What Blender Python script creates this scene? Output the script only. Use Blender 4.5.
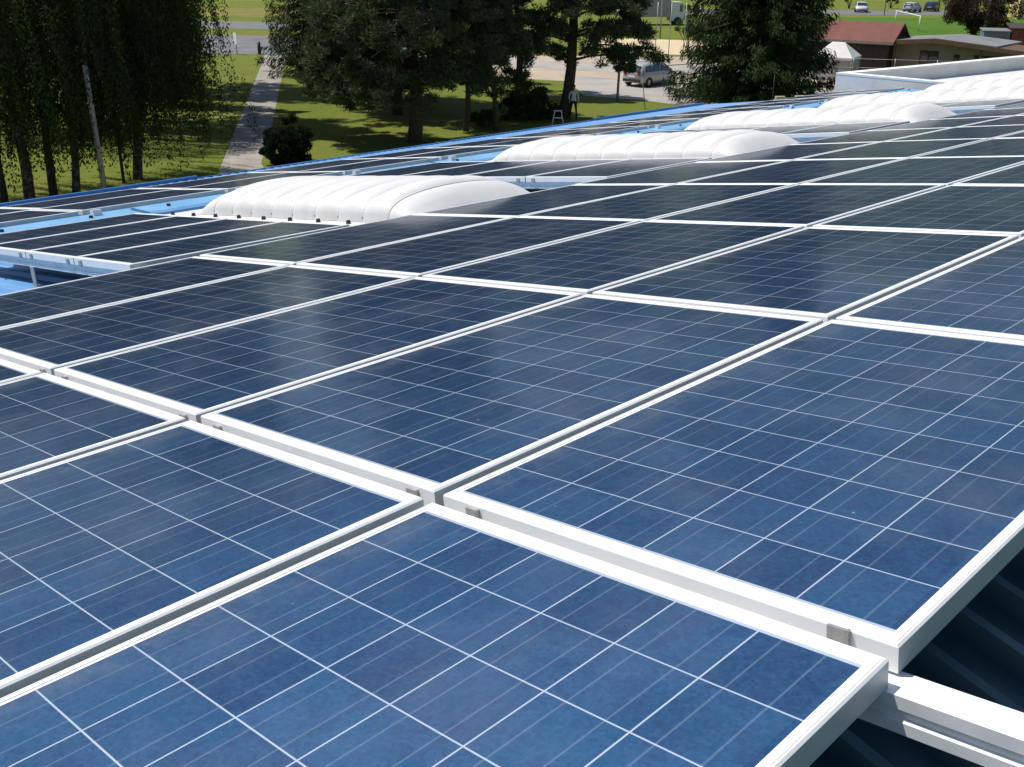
import bpy, bmesh, math, random
import numpy as np
from mathutils import Matrix, Vector, Euler

scene = bpy.context.scene
for o in list(bpy.data.objects):
    bpy.data.objects.remove(o, do_unlink=True)
C = scene.collection
R = math.radians
rng = np.random.default_rng(7)
random.seed(7)

# ------------------------------------------------------------------ camera, sky, sun, exposure
CAM_H = 8.4
PITCH, ROLL = R(22.9), R(0.5)
cd = bpy.data.cameras.new('camera')
cd.sensor_width = 36.0
cd.lens = 36.18
cd.clip_start, cd.clip_end = 0.05, 3000
cam = bpy.data.objects.new('camera', cd)
C.objects.link(cam)
_fw = Vector((0, math.cos(PITCH), -math.sin(PITCH)))
_up = Vector((0, math.sin(PITCH), math.cos(PITCH)))
_r0 = Vector((1, 0, 0))
_rt = math.cos(ROLL) * _r0 + math.sin(ROLL) * _up
_u2 = math.cos(ROLL) * _up - math.sin(ROLL) * _r0
cam.matrix_world = Matrix(((_rt.x, _u2.x, -_fw.x, 0), (_rt.y, _u2.y, -_fw.y, 0), (_rt.z, _u2.z, -_fw.z, CAM_H), (0, 0, 0, 1)))
scene.camera = cam

SUN = Vector((-0.5066, 0.1736, 0.9441)).normalized()
world = bpy.data.worlds.new('World')
scene.world = world
world.use_nodes = True
wn = world.node_tree
bg = wn.nodes['Background']
sky = wn.nodes.new('ShaderNodeTexSky')
sky.sky_type = 'NISHITA'
sky.sun_disc = False
sky.sun_elevation = math.asin(SUN.z)
sky.sun_rotation = math.atan2(SUN.x, SUN.y)
sky.air_density, sky.dust_density, sky.ozone_density = 1.0, 0.5, 1.5
wn.links.new(sky.outputs[0], bg.inputs[0])
bg.inputs[1].default_value = 0.085
sl = bpy.data.lights.new('sun', 'SUN')
sl.energy = 4.2
sl.angle = R(0.53)
sl.color = (1.0, 0.95, 0.88)
so = bpy.data.objects.new('sun', sl)
so.rotation_euler = SUN.to_track_quat('Z', 'Y').to_euler()
so.location = SUN * 60
C.objects.link(so)
scene.view_settings.view_transform = 'Standard'
scene.view_settings.look = 'None'
scene.view_settings.gamma = 1.0
scene.view_settings.use_curve_mapping = False
scene.view_settings.exposure = 0.40

# ------------------------------------------------------------------ frames of reference
# roof frame: u along the panel rows (up slope), v along the building, n out of the roof
MR = Matrix(((0.711076, 0.697258, -0.090564, -0.154626),
             (-0.687388, 0.71647, 0.119027, 1.903237),
             (0.147879, -0.022385, 0.988752, 7.36028),
             (0, 0, 0, 1)))


def roof(u, v, n=0.0):
    return MR @ Vector((u, v, n))


UH = Vector((0.71898, -0.69503, 0))
VH = Vector((0.69503, 0.71898, 0))

# ------------------------------------------------------------------ material helpers


class NT:
    def __init__(self, name):
        self.m = bpy.data.materials.new(name)
        self.m.use_nodes = True
        self.t = self.m.node_tree
        self.b = self.t.nodes['Principled BSDF']

    def n(self, kind, **kw):
        nd = self.t.nodes.new(kind)
        for k, v in kw.items():
            if k.startswith('i_'):
                key = k[2:]
                key = int(key) if key.isdigit() else key.replace('_', ' ')
                nd.inputs[key].default_value = v
            else:
                setattr(nd, k, v)
        return nd

    def l(self, a, b):
        self.t.links.new(a, b)

    def math(self, op, a, b=None, c=None):
        nd = self.n('ShaderNodeMath', operation=op)
        for i, x in enumerate((a, b, c)):
            if x is None:
                continue
            if hasattr(x, 'is_output'):
                self.l(x, nd.inputs[i])
            else:
                nd.inputs[i].default_value = x
        return nd.outputs[0]

    def mix(self, fac, a, b, mode='MIX'):
        nd = self.n('ShaderNodeMix', data_type='RGBA', blend_type=mode)
        for i, x in ((0, fac), (6, a), (7, b)):
            if hasattr(x, 'is_output'):
                self.l(x, nd.inputs[i])
            elif i:
                nd.inputs[i].default_value = (x[0], x[1], x[2], 1)
            else:
                nd.inputs[i].default_value = x
        return nd.outputs[2]

    def noise(self, scale, detail=4, rough=0.55, vec=None, coord='Object'):
        nd = self.n('ShaderNodeTexNoise')
        nd.inputs['Scale'].default_value = scale
        nd.inputs['Detail'].default_value = detail
        nd.inputs['Roughness'].default_value = rough
        if vec is None:
            tc = self.n('ShaderNodeTexCoord')
            vec = tc.outputs[coord]
        self.l(vec, nd.inputs['Vector'])
        return nd.outputs[0]

    def ramp(self, x, lo, hi):
        nd = self.n('ShaderNodeMapRange')
        nd.inputs[1].default_value = lo
        nd.inputs[2].default_value = hi
        self.l(x, nd.inputs[0])
        return nd.outputs[0]

    def bump(self, h, strength, dist=0.02):
        nd = self.n('ShaderNodeBump')
        nd.inputs['Strength'].default_value = strength
        nd.inputs['Distance'].default_value = dist
        self.l(h, nd.inputs['Height'])
        self.l(nd.outputs[0], self.b.inputs['Normal'])


def mat(name, c1, c2=None, scale=3.0, rough=0.6, metal=0.0, bump=0.0, bdist=0.02, spec=0.5, lo=0.35, hi=0.65, trans=0.0, emit=0, coord='Object'):
    k = NT(name)
    k.b.inputs['Roughness'].default_value = rough
    k.b.inputs['Metallic'].default_value = metal
    k.b.inputs['Specular IOR Level'].default_value = spec
    if c2 is None:
        c2 = tuple(x * 0.82 for x in c1)
    n = k.noise(scale, 5, coord=coord)
    f = k.ramp(n, lo, hi)
    k.l(k.mix(f, c1, c2), k.b.inputs['Base Color'])
    if bump:
        k.bump(n, bump, bdist)
    return k.m


def mat_panel():
    k = NT('solar_cells')
    uv = k.n('ShaderNodeUVMap', uv_map='UVMap')
    sep = k.n('ShaderNodeSeparateXYZ')
    k.l(uv.outputs[0], sep.inputs[0])
    cx, cy = sep.outputs[0], sep.outputs[1]           # in cells
    fx = k.math('FRACT', k.math('ADD', cx, 20.0))
    fy = k.math('FRACT', k.math('ADD', cy, 20.0))
    ex = k.math('MINIMUM', fx, k.math('SUBTRACT', 1.0, fx))
    ey = k.math('MINIMUM', fy, k.math('SUBTRACT', 1.0, fy))
    e = k.math('MINIMUM', ex, ey)
    inner = k.math('MULTIPLY', k.math('GREATER_THAN', cx, 0.05), k.math('LESS_THAN', cx, 5.95))
    grid = k.math('MAXIMUM', k.math('MULTIPLY', k.math('LESS_THAN', ex, 0.0095), inner), k.math('LESS_THAN', ey, 0.0095))
    # border beyond the cell field (white back sheet)
    bx = k.math('MAXIMUM', k.math('LESS_THAN', cx, -0.6), k.math('GREATER_THAN', cx, 6.6))
    by = k.math('MAXIMUM', k.math('LESS_THAN', cy, 0.0), k.math('GREATER_THAN', cy, 10.0))
    white = k.math('MAXIMUM', grid, k.math('MAXIMUM', bx, by))
    # two bus bars on every cell, along the long side
    b1 = k.math('LESS_THAN', k.math('ABSOLUTE', k.math('SUBTRACT', fx, 0.27)), 0.012)
    b2 = k.math('LESS_THAN', k.math('ABSOLUTE', k.math('SUBTRACT', fx, 0.73)), 0.012)
    bus = k.math('MAXIMUM', b1, b2)
    # one random tone per cell and per panel
    oi = k.n('ShaderNodeObjectInfo')
    comb = k.n('ShaderNodeCombineXYZ')
    k.l(k.math('FLOOR', cx), comb.inputs[0])
    k.l(k.math('FLOOR', cy), comb.inputs[1])
    k.l(k.math('MULTIPLY', oi.outputs['Random'], 91.7), comb.inputs[2])
    wn_ = k.n('ShaderNodeTexWhiteNoise', noise_dimensions='3D')
    k.l(comb.outputs[0], wn_.inputs['Vector'])
    tone = wn_.outputs['Value']
    # crystals: fine flakes plus broad clouds
    comb2 = k.n('ShaderNodeCombineXYZ')
    k.l(k.math('MULTIPLY', cx, 1.0), comb2.inputs[0])
    k.l(k.math('MULTIPLY', cy, 1.0), comb2.inputs[1])
    k.l(k.math('MULTIPLY', oi.outputs['Random'], 37.0), comb2.inputs[2])
    vo = k.n('ShaderNodeTexVoronoi')
    vo.inputs['Scale'].default_value = 24.0
    k.l(comb2.outputs[0], vo.inputs['Vector'])
    sepc = k.n('ShaderNodeSeparateColor')
    k.l(vo.outputs['Color'], sepc.inputs[0])
    flake = sepc.outputs[0]
    cloud = k.noise(1.3, 4, 0.6, vec=comb2.outputs[0])
    t = k.math('ADD', k.math('MULTIPLY', tone, 0.62), k.math('ADD', k.math('MULTIPLY', flake, 0.42), k.math('MULTIPLY', k.ramp(cloud, 0.3, 0.7), 0.35)))
    t = k.math('MULTIPLY', t, 0.9)
    col = k.mix(t, (0.012, 0.034, 0.095), (0.032, 0.091, 0.194))
    # faint green and violet tints of the crystals
    hue = k.noise(3.1, 3, 0.6, vec=comb2.outputs[0])
    col = k.mix(k.math('MULTIPLY', k.ramp(hue, 0.50, 0.72), 0.40), col, (0.022, 0.036, 0.105))
    col = k.mix(k.math('MULTIPLY', k.math('SUBTRACT', 1.0, k.ramp(hue, 0.30, 0.48)), 0.40), col, (0.012, 0.066, 0.125))
    # violet cells here and there
    vi = k.math('MULTIPLY', k.math('GREATER_THAN', wn_.outputs['Value'], 0.90), 0.16)
    col = k.mix(vi, col, (0.022, 0.026, 0.085))
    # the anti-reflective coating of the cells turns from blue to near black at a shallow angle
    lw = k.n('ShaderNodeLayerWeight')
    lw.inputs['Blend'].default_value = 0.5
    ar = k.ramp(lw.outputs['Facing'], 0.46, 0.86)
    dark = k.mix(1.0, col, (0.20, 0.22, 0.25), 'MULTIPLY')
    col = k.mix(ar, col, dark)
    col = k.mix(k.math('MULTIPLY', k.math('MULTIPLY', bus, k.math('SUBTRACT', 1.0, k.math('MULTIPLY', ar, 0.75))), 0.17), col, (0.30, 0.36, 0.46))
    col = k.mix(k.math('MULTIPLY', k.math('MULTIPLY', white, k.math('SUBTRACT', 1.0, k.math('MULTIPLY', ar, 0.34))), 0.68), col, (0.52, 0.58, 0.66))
    # thin dusty film, strengthened to paint in a hazy sky sheen
    tc = k.n('ShaderNodeTexCoord')
    dust_sheen = k.ramp(k.noise(2.6, 6, 0.62, vec=tc.outputs['Object']), 0.45, 0.9)
    col = k.mix(k.math('MULTIPLY', dust_sheen, 0.22), col, (0.22, 0.23, 0.24))
    # dried dirt along the low edge of each module
    low = k.math('SUBTRACT', 1.0, k.ramp(cx, -0.1, 0.55))
    blot = k.ramp(k.noise(9.0, 6, 0.7, vec=tc.outputs['Object']), 0.42, 0.70)
    col = k.mix(k.math('MULTIPLY', k.math('MULTIPLY', low, blot), 0.30), col, (0.24, 0.235, 0.22))
    sp = k.noise(70.0, 2, 0.5, vec=tc.outputs['Object'])
    col = k.mix(k.math('MULTIPLY', k.math('GREATER_THAN', sp, 0.80), 0.4), col, (0.5, 0.52, 0.54))
    k.l(col, k.b.inputs['Base Color'])
    k.b.inputs['Roughness'].default_value = 0.42
    k.b.inputs['Specular IOR Level'].default_value = 0.10
    k.b.inputs['Coat Weight'].default_value = 0.52
    k.b.inputs['Coat IOR'].default_value = 1.24
    k.l(k.math('ADD', 0.10, k.math('MULTIPLY', dust_sheen, 0.06)), k.b.inputs['Coat Roughness'])
    return k.m


M = {}
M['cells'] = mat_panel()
M['alu'] = mat('anodised_aluminium', (0.86, 0.86, 0.845), (0.80, 0.80, 0.79), 6, 0.36, 0.08, spec=0.5)
M['alu_shade'] = mat('shaded_frame_side', (0.46, 0.50, 0.505), (0.40, 0.44, 0.445), 5, 0.42, 0.15, spec=0.4)  # same aluminium darkened: shade in the gaps between panels, put into the colour
M['rail'] = mat('mill_aluminium', (0.80, 0.80, 0.80), (0.68, 0.69, 0.70), 14, 0.36, 0.08)
M['clamp'] = mat('clamp_steel', (0.52, 0.51, 0.47), (0.38, 0.375, 0.35), 40, 0.45, 0.6)
M['dark_metal'] = mat('dark_screw_head', (0.04, 0.045, 0.05), (0.02, 0.02, 0.022), 20, 0.5)
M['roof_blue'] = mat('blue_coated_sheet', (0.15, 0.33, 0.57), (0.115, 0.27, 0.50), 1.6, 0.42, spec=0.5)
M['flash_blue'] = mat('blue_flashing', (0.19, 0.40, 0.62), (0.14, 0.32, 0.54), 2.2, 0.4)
M['roof_dark'] = mat('dark_blue_sheet', (0.032, 0.080, 0.095), (0.022, 0.058, 0.070), 0.8, 0.3, spec=0.5)  # one even tone, darker than the sheet of the other slope
M['roof_crown'] = mat('highlight_sheet_rib', (0.09, 0.17, 0.195), (0.045, 0.10, 0.12), 6.0, 0.35, spec=0.6)  # same sheet made paler: highlight lines along the ribs, painted on
M['gutter'] = mat('deep_blue_gutter', (0.055, 0.19, 0.42), (0.04, 0.15, 0.34), 2, 0.4)
k = NT('opal_acrylic')
_tc = k.n('ShaderNodeTexCoord')
_n1 = k.ramp(k.noise(1.4, 5, 0.6, vec=_tc.outputs['Object']), 0.35, 0.75)
_mp = k.n('ShaderNodeMapping')
_mp.inputs['Scale'].default_value = (7.0, 0.9, 0.9)
k.l(_tc.outputs['Object'], _mp.inputs[0])
_n2 = k.ramp(k.noise(1.5, 5, 0.65, vec=_mp.outputs[0]), 0.5, 0.85)
_c = k.mix(_n1, (0.63, 0.625, 0.61), (0.57, 0.565, 0.545))
_c = k.mix(k.math('MULTIPLY', _n2, 0.35), _c, (0.38, 0.36, 0.32))
k.l(_c, k.b.inputs['Base Color'])
k.b.inputs['Roughness'].default_value = 0.5
k.b.inputs['Specular IOR Level'].default_value = 0.25
M['dome'] = k.m
M['dome_rib'] = mat('rooflight_rib', (0.58, 0.57, 0.55), (0.50, 0.49, 0.47), 3, 0.5, spec=0.25)
M['render'] = mat('grey_render', (0.74, 0.72, 0.68), (0.62, 0.605, 0.575), 1.2, 0.85, bump=0.2)
M['coping'] = mat('white_coping', (0.80, 0.79, 0.75), (0.68, 0.67, 0.64), 2.5, 0.6)
M['flatroof'] = mat('pale_roof_membrane', (0.60, 0.60, 0.59), (0.50, 0.50, 0.495), 0.8, 0.8)
M['wallpaint'] = mat('pale_wall', (0.62, 0.60, 0.55), (0.52, 0.50, 0.46), 0.7, 0.85)

# ------------------------------------------------------------------ object helpers


def link(o, parent=None):
    C.objects.link(o)
    if parent is not None:
        o.parent = parent
    return o


def mesh_obj(name, me, m, parent=None):
    o = bpy.data.objects.new(name, me)
    if m is not None:
        for x in (m if isinstance(m, (list, tuple)) else [m]):
            me.materials.append(x)
    return link(o, parent)


def from_bm(name, bm, m, parent=None, smooth=False, bevel=0.0):
    if bevel:
        bmesh.ops.bevel(bm, geom=[e for e in bm.edges if len(e.link_faces) == 2 and e.calc_face_angle(0) > 0.5], offset=bevel, segments=2, profile=0.7, affect='EDGES')
    bmesh.ops.recalc_face_normals(bm, faces=bm.faces)
    me = bpy.data.meshes.new(name)
    bm.to_mesh(me)
    bm.free()
    if smooth:
        for p in me.polygons:
            p.use_smooth = True
    return mesh_obj(name, me, m, parent)


def from_py(name, v, f, m, parent=None, smooth=False):
    me = bpy.data.meshes.new(name)
    me.from_pydata([tuple(x) for x in v], [], f)
    me.update()
    if smooth:
        for p in me.polygons:
            p.use_smooth = True
    return mesh_obj(name, me, m, parent)


def tag(o, label=None, cat=None, group=None, kind=None):
    if label:
        o['label'] = label
    if cat:
        o['category'] = cat
    if group:
        o['group'] = group
    if kind:
        o['kind'] = kind
    return o


def thing(name, label, cat, mw=None, group=None):
    o = bpy.data.objects.new(name, None)
    o.empty_display_size = 0.2
    C.objects.link(o)
    if mw is not None:
        o.matrix_world = mw
    return tag(o, label, cat, group)


def dup(o, mw, label=None):
    r = o.copy()
    C.objects.link(r)
    r.matrix_world = mw
    if label:
        r['label'] = label
    for ch in o.children:
        c = ch.copy()
        C.objects.link(c)
        c.parent = r
        for g in ch.children:
            d = g.copy()
            C.objects.link(d)
            d.parent = c
    return r


def box(bm, x0, x1, y0, y1, z0, z1, mi=0):
    v = [bm.verts.new(p) for p in ((x0, y0, z0), (x1, y0, z0), (x1, y1, z0), (x0, y1, z0), (x0, y0, z1), (x1, y0, z1), (x1, y1, z1), (x0, y1, z1))]
    fs = [bm.faces.new([v[i] for i in q]) for q in ((3, 2, 1, 0), (4, 5, 6, 7), (0, 1, 5, 4), (1, 2, 6, 5), (2, 3, 7, 6), (3, 0, 4, 7))]
    for f_ in fs:
        f_.material_index = mi
    return v


def tube(bm, pts, rad, seg=8, cap=True, mi=0):
    pts = [Vector(p) for p in pts]
    if not hasattr(rad, '__len__'):
        rad = [rad] * len(pts)
    rings = []
    for i, p in enumerate(pts):
        d = (pts[min(i + 1, len(pts) - 1)] - pts[max(i - 1, 0)]).normalized()
        a = d.cross(Vector((0, 1, 0.13))).normalized()
        b = d.cross(a)
        rings.append([bm.verts.new(p + float(rad[i]) * (math.cos(t) * a + math.sin(t) * b)) for t in [2 * math.pi * q / seg for q in range(seg)]])
    for r0, r1 in zip(rings, rings[1:]):
        for q in range(seg):
            f_ = bm.faces.new((r0[q], r0[(q + 1) % seg], r1[(q + 1) % seg], r1[q]))
            f_.smooth = True
            f_.material_index = mi
    if cap:
        bm.faces.new(rings[0]).material_index = mi
        bm.faces.new(rings[-1][::-1]).material_index = mi


def prism(bm, poly, x0, x1, axis='x', mi=0):
    """extrude a closed (a, b) outline along an axis"""
    def P(t, a, b):
        return {'x': (t, a, b), 'y': (a, t, b), 'z': (a, b, t)}[axis]
    A = [bm.verts.new(P(x0, a, b)) for a, b in poly]
    B = [bm.verts.new(P(x1, a, b)) for a, b in poly]
    n = len(poly)
    for i in range(n):
        bm.faces.new((A[i], A[(i + 1) % n], B[(i + 1) % n], B[i])).material_index = mi
    bm.faces.new(A[::-1]).material_index = mi
    bm.faces.new(B).material_index = mi


# ------------------------------------------------------------------ ground
def ground_poly(name, pts, z, m):
    bm = bmesh.new()
    vs = [bm.verts.new((x, y, z)) for x, y in pts]
    f_ = bm.faces.new(vs)
    bmesh.ops.triangulate(bm, faces=[f_])
    o = from_bm(name, bm, m)
    if o.data.polygons[0].normal.z < 0:
        o.data.flip_normals()
    return tag(o, kind='structure')


def mat_grass():
    k = NT('mown_grass')
    tc = k.n('ShaderNodeTexCoord')
    v = tc.outputs['Object']
    a = k.ramp(k.noise(0.12, 4, 0.6, vec=v), 0.35, 0.68)
    b = k.ramp(k.noise(1.1, 5, 0.65, vec=v), 0.3, 0.72)
    c = k.noise(14.0, 3, 0.7, vec=v)
    col = k.mix(a, (0.135, 0.170, 0.022), (0.205, 0.205, 0.038))
    col = k.mix(k.math('MULTIPLY', b, 0.6), col, (0.095, 0.142, 0.018))
    col = k.mix(k.math('MULTIPLY', k.ramp(c, 0.4, 0.75), 0.45), col, (0.15, 0.16, 0.03))
    d = k.ramp(k.noise(0.45, 5, 0.7, vec=v), 0.56, 0.72)
    col = k.mix(k.math('MULTIPLY', d, 0.55), col, (0.19, 0.165, 0.05))
    g2 = k.ramp(k.noise(5.0, 4, 0.7, vec=v), 0.3, 0.75)
    col = k.mix(k.math('MULTIPLY', g2, 0.35), col, (0.050, 0.085, 0.012))
    k.l(col, k.b.inputs['Base Color'])
    k.b.inputs['Roughness'].default_value = 0.95
    k.b.inputs['Specular IOR Level'].default_value = 0.15
    k.bump(c, 0.9, 0.08)
    return k.m


M['grass'] = mat_grass()
M['pitch'] = mat('pitch_grass', (0.055, 0.125, 0.012), (0.075, 0.145, 0.018), 0.15, 0.95, spec=0.1)
M['hay'] = mat('dry_meadow', (0.20, 0.17, 0.05), (0.13, 0.14, 0.03), 0.4, 0.95, spec=0.1)
M['path'] = mat('path_gravel', (0.31, 0.285, 0.245), (0.22, 0.20, 0.17), 1.3, 0.9, bump=0.3)
M['asphalt'] = mat('worn_asphalt', (0.15, 0.15, 0.15), (0.11, 0.11, 0.115), 0.5, 0.9)
M['lot'] = mat('dusty_parking', (0.36, 0.33, 0.29), (0.27, 0.255, 0.235), 0.35, 0.95)
M['lotedge'] = mat('bare_dirt', (0.42, 0.34, 0.26), (0.33, 0.27, 0.20), 0.5, 0.95)
M['sand'] = mat('court_sand', (0.56, 0.45, 0.28), (0.48, 0.38, 0.23), 0.5, 0.95)
M['kerb'] = mat('kerb_stone', (0.45, 0.44, 0.42), (0.36, 0.35, 0.34), 1.0, 0.9)

ground_poly('ground', [(-900, -300), (900, -300), (900, 1500), (-900, 1500)], 0.0, M['grass'])
ground_poly('path', [(-9.2, 34.6), (-7.4, 34.6), (-10.6, 43.3), (-12.38, 53.57), (-18.2, 84.9), (-19.4, 91.2), (-21.3, 91.6), (-20.2, 86.2), (-14.15, 53.5), (-11.96, 41.8)], 0.012, M['path'])
ground_poly('road', [(-90, 96.5), (-24, 91.0), (-8, 90.5), (-8, 104.5), (-24, 110.5), (-90, 117)], 0.008, M['asphalt'])
ground_poly('side_road', [(-120, 122), (-27, 120.0), (-10, 112), (-8, 120), (-28, 131.5), (-120, 136)], 0.008, M['asphalt'])
ground_poly('dry_field', [(-160, 143), (-20, 141), (-10, 152), (-30, 162), (-160, 166)], 0.008, M['hay'])
ground_poly('dirt_verge', [(-8, 78.0), (13.5, 70), (24, 73), (28, 90), (15, 92), (-8, 92)], 0.004, M['lotedge'])
ground_poly('parking_lot', [(4.4, 66), (7.2, 64.5), (14, 58.5), (24, 58), (24, 70.5), (11, 72.5), (3.2, 78)], 0.010, M['lot'])
ground_poly('parking_apron', [(-6, 86), (4, 81), (12, 78), (21, 79), (22, 84), (8, 85), (-6, 91)], 0.012, M['lot'])
ground_poly('sand_court', [(6, 96), (21, 92), (24, 108), (7.5, 112)], 0.010, M['sand'])
ground_poly('football_pitch', [(30, 108), (110, 98), (110, 152), (38, 152)], 0.006, M['pitch'])
ground_poly('far_road', [(20, 157), (40, 157.5), (110, 161), (110, 173), (40, 170), (20, 168)], 0.012, M['asphalt'])
ground_poly('yard', [(20, 78), (60, 76), (62, 100), (24, 100)], 0.005, M['lotedge'])

# wooded hill ring out of view, raised to darken the panels' reflections
k = NT('hill_wood')
n_ = k.noise(0.05, 6, 0.7)
k.l(k.mix(k.ramp(n_, 0.35, 0.65), (0.02, 0.04, 0.012), (0.05, 0.085, 0.025)), k.b.inputs['Base Color'])
k.b.inputs['Roughness'].default_value = 1
k.bump(n_, 1.0, 6.0)
hv, hf = [], []
NA, NRr = 160, 8
for i in range(NA + 1):
    a = -math.pi * 1.0 + 2 * math.pi * i / NA
    for j in range(NRr + 1):
        r_ = 430 + j * 85
        h = 105 * math.sin(math.pi * 0.5 * min(1, j / 4)) * (0.75 + 0.35 * math.sin(a * 5) + 0.25 * math.sin(a * 11 + 1) + 0.12 * math.sin(a * 29 + j)) - 0.5
        hv.append((r_ * math.sin(a), r_ * math.cos(a), h))
for i in range(NA):
    for j in range(NRr):
        q = i * (NRr + 1) + j
        hf.append((q, q + 1, q + NRr + 2, q + NRr + 1))
tag(from_py('unseen_hills', hv, hf, k.m, smooth=True), kind='structure')

# ------------------------------------------------------------------ the hall under the panels
RIDGE_U, ROOF_N = 0.40, -0.27
V0, V1 = -6.0, 27.6
hall = thing('roofed_hall', 'long low hall with blue ribbed sheet roof carrying the solar panels', 'building')


def ribs(v0, v1, pitch=0.19, h=0.032):
    out, v = [], v0
    while v < v1:
        for dv, n in ((0, 0), (pitch * 0.58, 0), (pitch * 0.68, h), (pitch * 0.84, h)):
            out.append((v + dv, n))
        v += pitch
    out.append((v1, 0))
    return out


def eave_u(v):
    return -13.3 - 0.18 * v


prof = ribs(V0, V1)
v_, f_ = [], []
for v, n in prof:
    e = eave_u(v)
    for t in (0, 0.25, 0.5, 0.75, 1.0):
        u = RIDGE_U + (e - RIDGE_U) * t
        v_.append(roof(u, v, ROOF_N + n))
for i in range(len(prof) - 1):
    for j in range(4):
        q = i * 5 + j
        f_.append((q, q + 1, q + 6, q + 5))
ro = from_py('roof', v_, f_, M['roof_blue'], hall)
SL2 = math.tan(R(24))


def slope2(u, v, n=0.0):
    return roof(u, v, ROOF_N - (u - RIDGE_U) * SL2 + n)


v_, f_ = [], []
for v, n in ribs(V0, V1, 0.185, 0.050):
    v_ += [slope2(RIDGE_U, v, n), slope2(4.0, v, n), slope2(9.0, v, n)]
for i in range(len(v_) // 3 - 1):
    for j in range(2):
        q = i * 3 + j
        f_.append((q, q + 1, q + 4, q + 3))
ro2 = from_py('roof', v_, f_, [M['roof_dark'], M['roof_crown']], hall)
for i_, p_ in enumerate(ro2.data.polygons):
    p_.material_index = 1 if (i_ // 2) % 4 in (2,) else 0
# ridge cap
bm = bmesh.new()
for v in (V0, V1):
    pass
rc = [roof(RIDGE_U - 0.16, V0, ROOF_N + 0.036), roof(RIDGE_U, V0, ROOF_N + 0.06), slope2(RIDGE_U + 0.16, V0, 0.04),
      roof(RIDGE_U - 0.16, V1, ROOF_N + 0.036), roof(RIDGE_U, V1, ROOF_N + 0.06), slope2(RIDGE_U + 0.16, V1, 0.04)]
from_py('ridge_cap', rc, [(0, 1, 4, 3), (1, 2, 5, 4)], M['roof_dark'], hall)
# gutter along the eave
bm = bmesh.new()
a0, a1 = roof(eave_u(V0) - 0.02, V0, ROOF_N), roof(eave_u(V1) - 0.02, V1, ROOF_N)
dirn = (a1 - a0).normalized()
outw = Vector((-dirn.y, dirn.x, 0)).normalized()
gut = []
for p in (a0, a1):
    for o_, z_ in ((-0.05, -0.10), (-0.03, -0.02), (0.12, -0.02), (0.13, 0.045), (0.15, 0.045), (0.16, -0.12), (0.0, -0.15)):
        gut.append(bm.verts.new(p + outw * o_ + Vector((0, 0, z_ - 0.03))))
for i in range(7):
    bm.faces.new((gut[i], gut[(i + 1) % 7], gut[7 + (i + 1) % 7], gut[7 + i]))
bm.faces.new(gut[:7])
bm.faces.new(gut[7:])
from_bm('gutter', bm, M['gutter'], hall)
# folded upstand along the eave, in lengths
for va, vb, h in ((-6.0, 7.45, 0.085), (8.9, 14.2, 0.05), (14.3, 20.5, 0.06), (20.6, 27.5, 0.10)):
    bm = bmesh.new()
    up_ = []
    for vq in (va, vb):
        p = roof(eave_u(vq) + 0.03, vq, ROOF_N)
        for o_, z_ in ((-0.02, -0.05), (-0.02, h), (0.02, h), (0.02, -0.05)):
            up_.append(bm.verts.new(p + outw * o_ + Vector((0, 0, z_))))
    for i in range(4):
        bm.faces.new((up_[i], up_[(i + 1) % 4], up_[4 + (i + 1) % 4], up_[4 + i]))
    bm.faces.new(up_[:4])
    bm.faces.new(up_[4:])
    from_bm('upstand', bm, M['gutter'], hall)
# walls
w0 = [roof(eave_u(V0) + 0.4, V0 + 0.3, ROOF_N - 0.1), roof(eave_u(V1) + 0.4, V1 - 0.3, ROOF_N - 0.1), roof(RIDGE_U, V1 - 0.3, ROOF_N - 0.1), slope2(8.6, V1 - 0.3, -0.1), slope2(8.6, V0 + 0.3, -0.1), roof(RIDGE_U, V0 + 0.3, ROOF_N - 0.1)]
wv = [tuple(p) for p in w0] + [(p.x, p.y, -0.1) for p in w0]
from_py('wall', wv, [(i, (i + 1) % 6, 6 + (i + 1) % 6, 6 + i) for i in range(6)], M['wallpaint'], hall)

# ------------------------------------------------------------------ solar panels
PW_, PL_, PH_ = 0.984, 1.650, 0.046


def frame_mesh(w, l, name):
    bm = bmesh.new()
    # (inset of a long member, inset of a short member, height)
    prof = [(0.0, 0.0, -PH_), (0.0, 0.0, -0.0040), (0.0035, 0.002, 0.0), (0.0055, 0.0062, 0.0), (0.0060, 0.0066, -0.0022), (0.0078, 0.0086, -0.0022), (0.0082, 0.0090, 0.0), (0.016, 0.020, 0.0002), (0.0164, 0.0205, -0.0012),
            (0.0222, 0.0335, -0.0016), (0.0225, 0.034, -0.003), (0.0225, 0.034, -PH_)]
    rings = []
    for dx, d, n in prof:
        rings.append([bm.verts.new(p) for p in ((dx, d, n), (w - dx, d, n), (w - dx, l - d, n), (dx, l - d, n))])
    for r0, r1 in zip(rings, rings[1:] + rings[:1]):
        for q in range(4):
            fq = bm.faces.new((r0[q], r0[(q + 1) % 4], r1[(q + 1) % 4], r1[q]))
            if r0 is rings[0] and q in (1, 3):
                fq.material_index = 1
    bmesh.ops.recalc_face_normals(bm, faces=bm.faces)
    me = bpy.data.meshes.new(name)
    bm.to_mesh(me)
    bm.free()
    me.materials.append(M['alu'])
    me.materials.append(M['alu_shade'])
    return me


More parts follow.
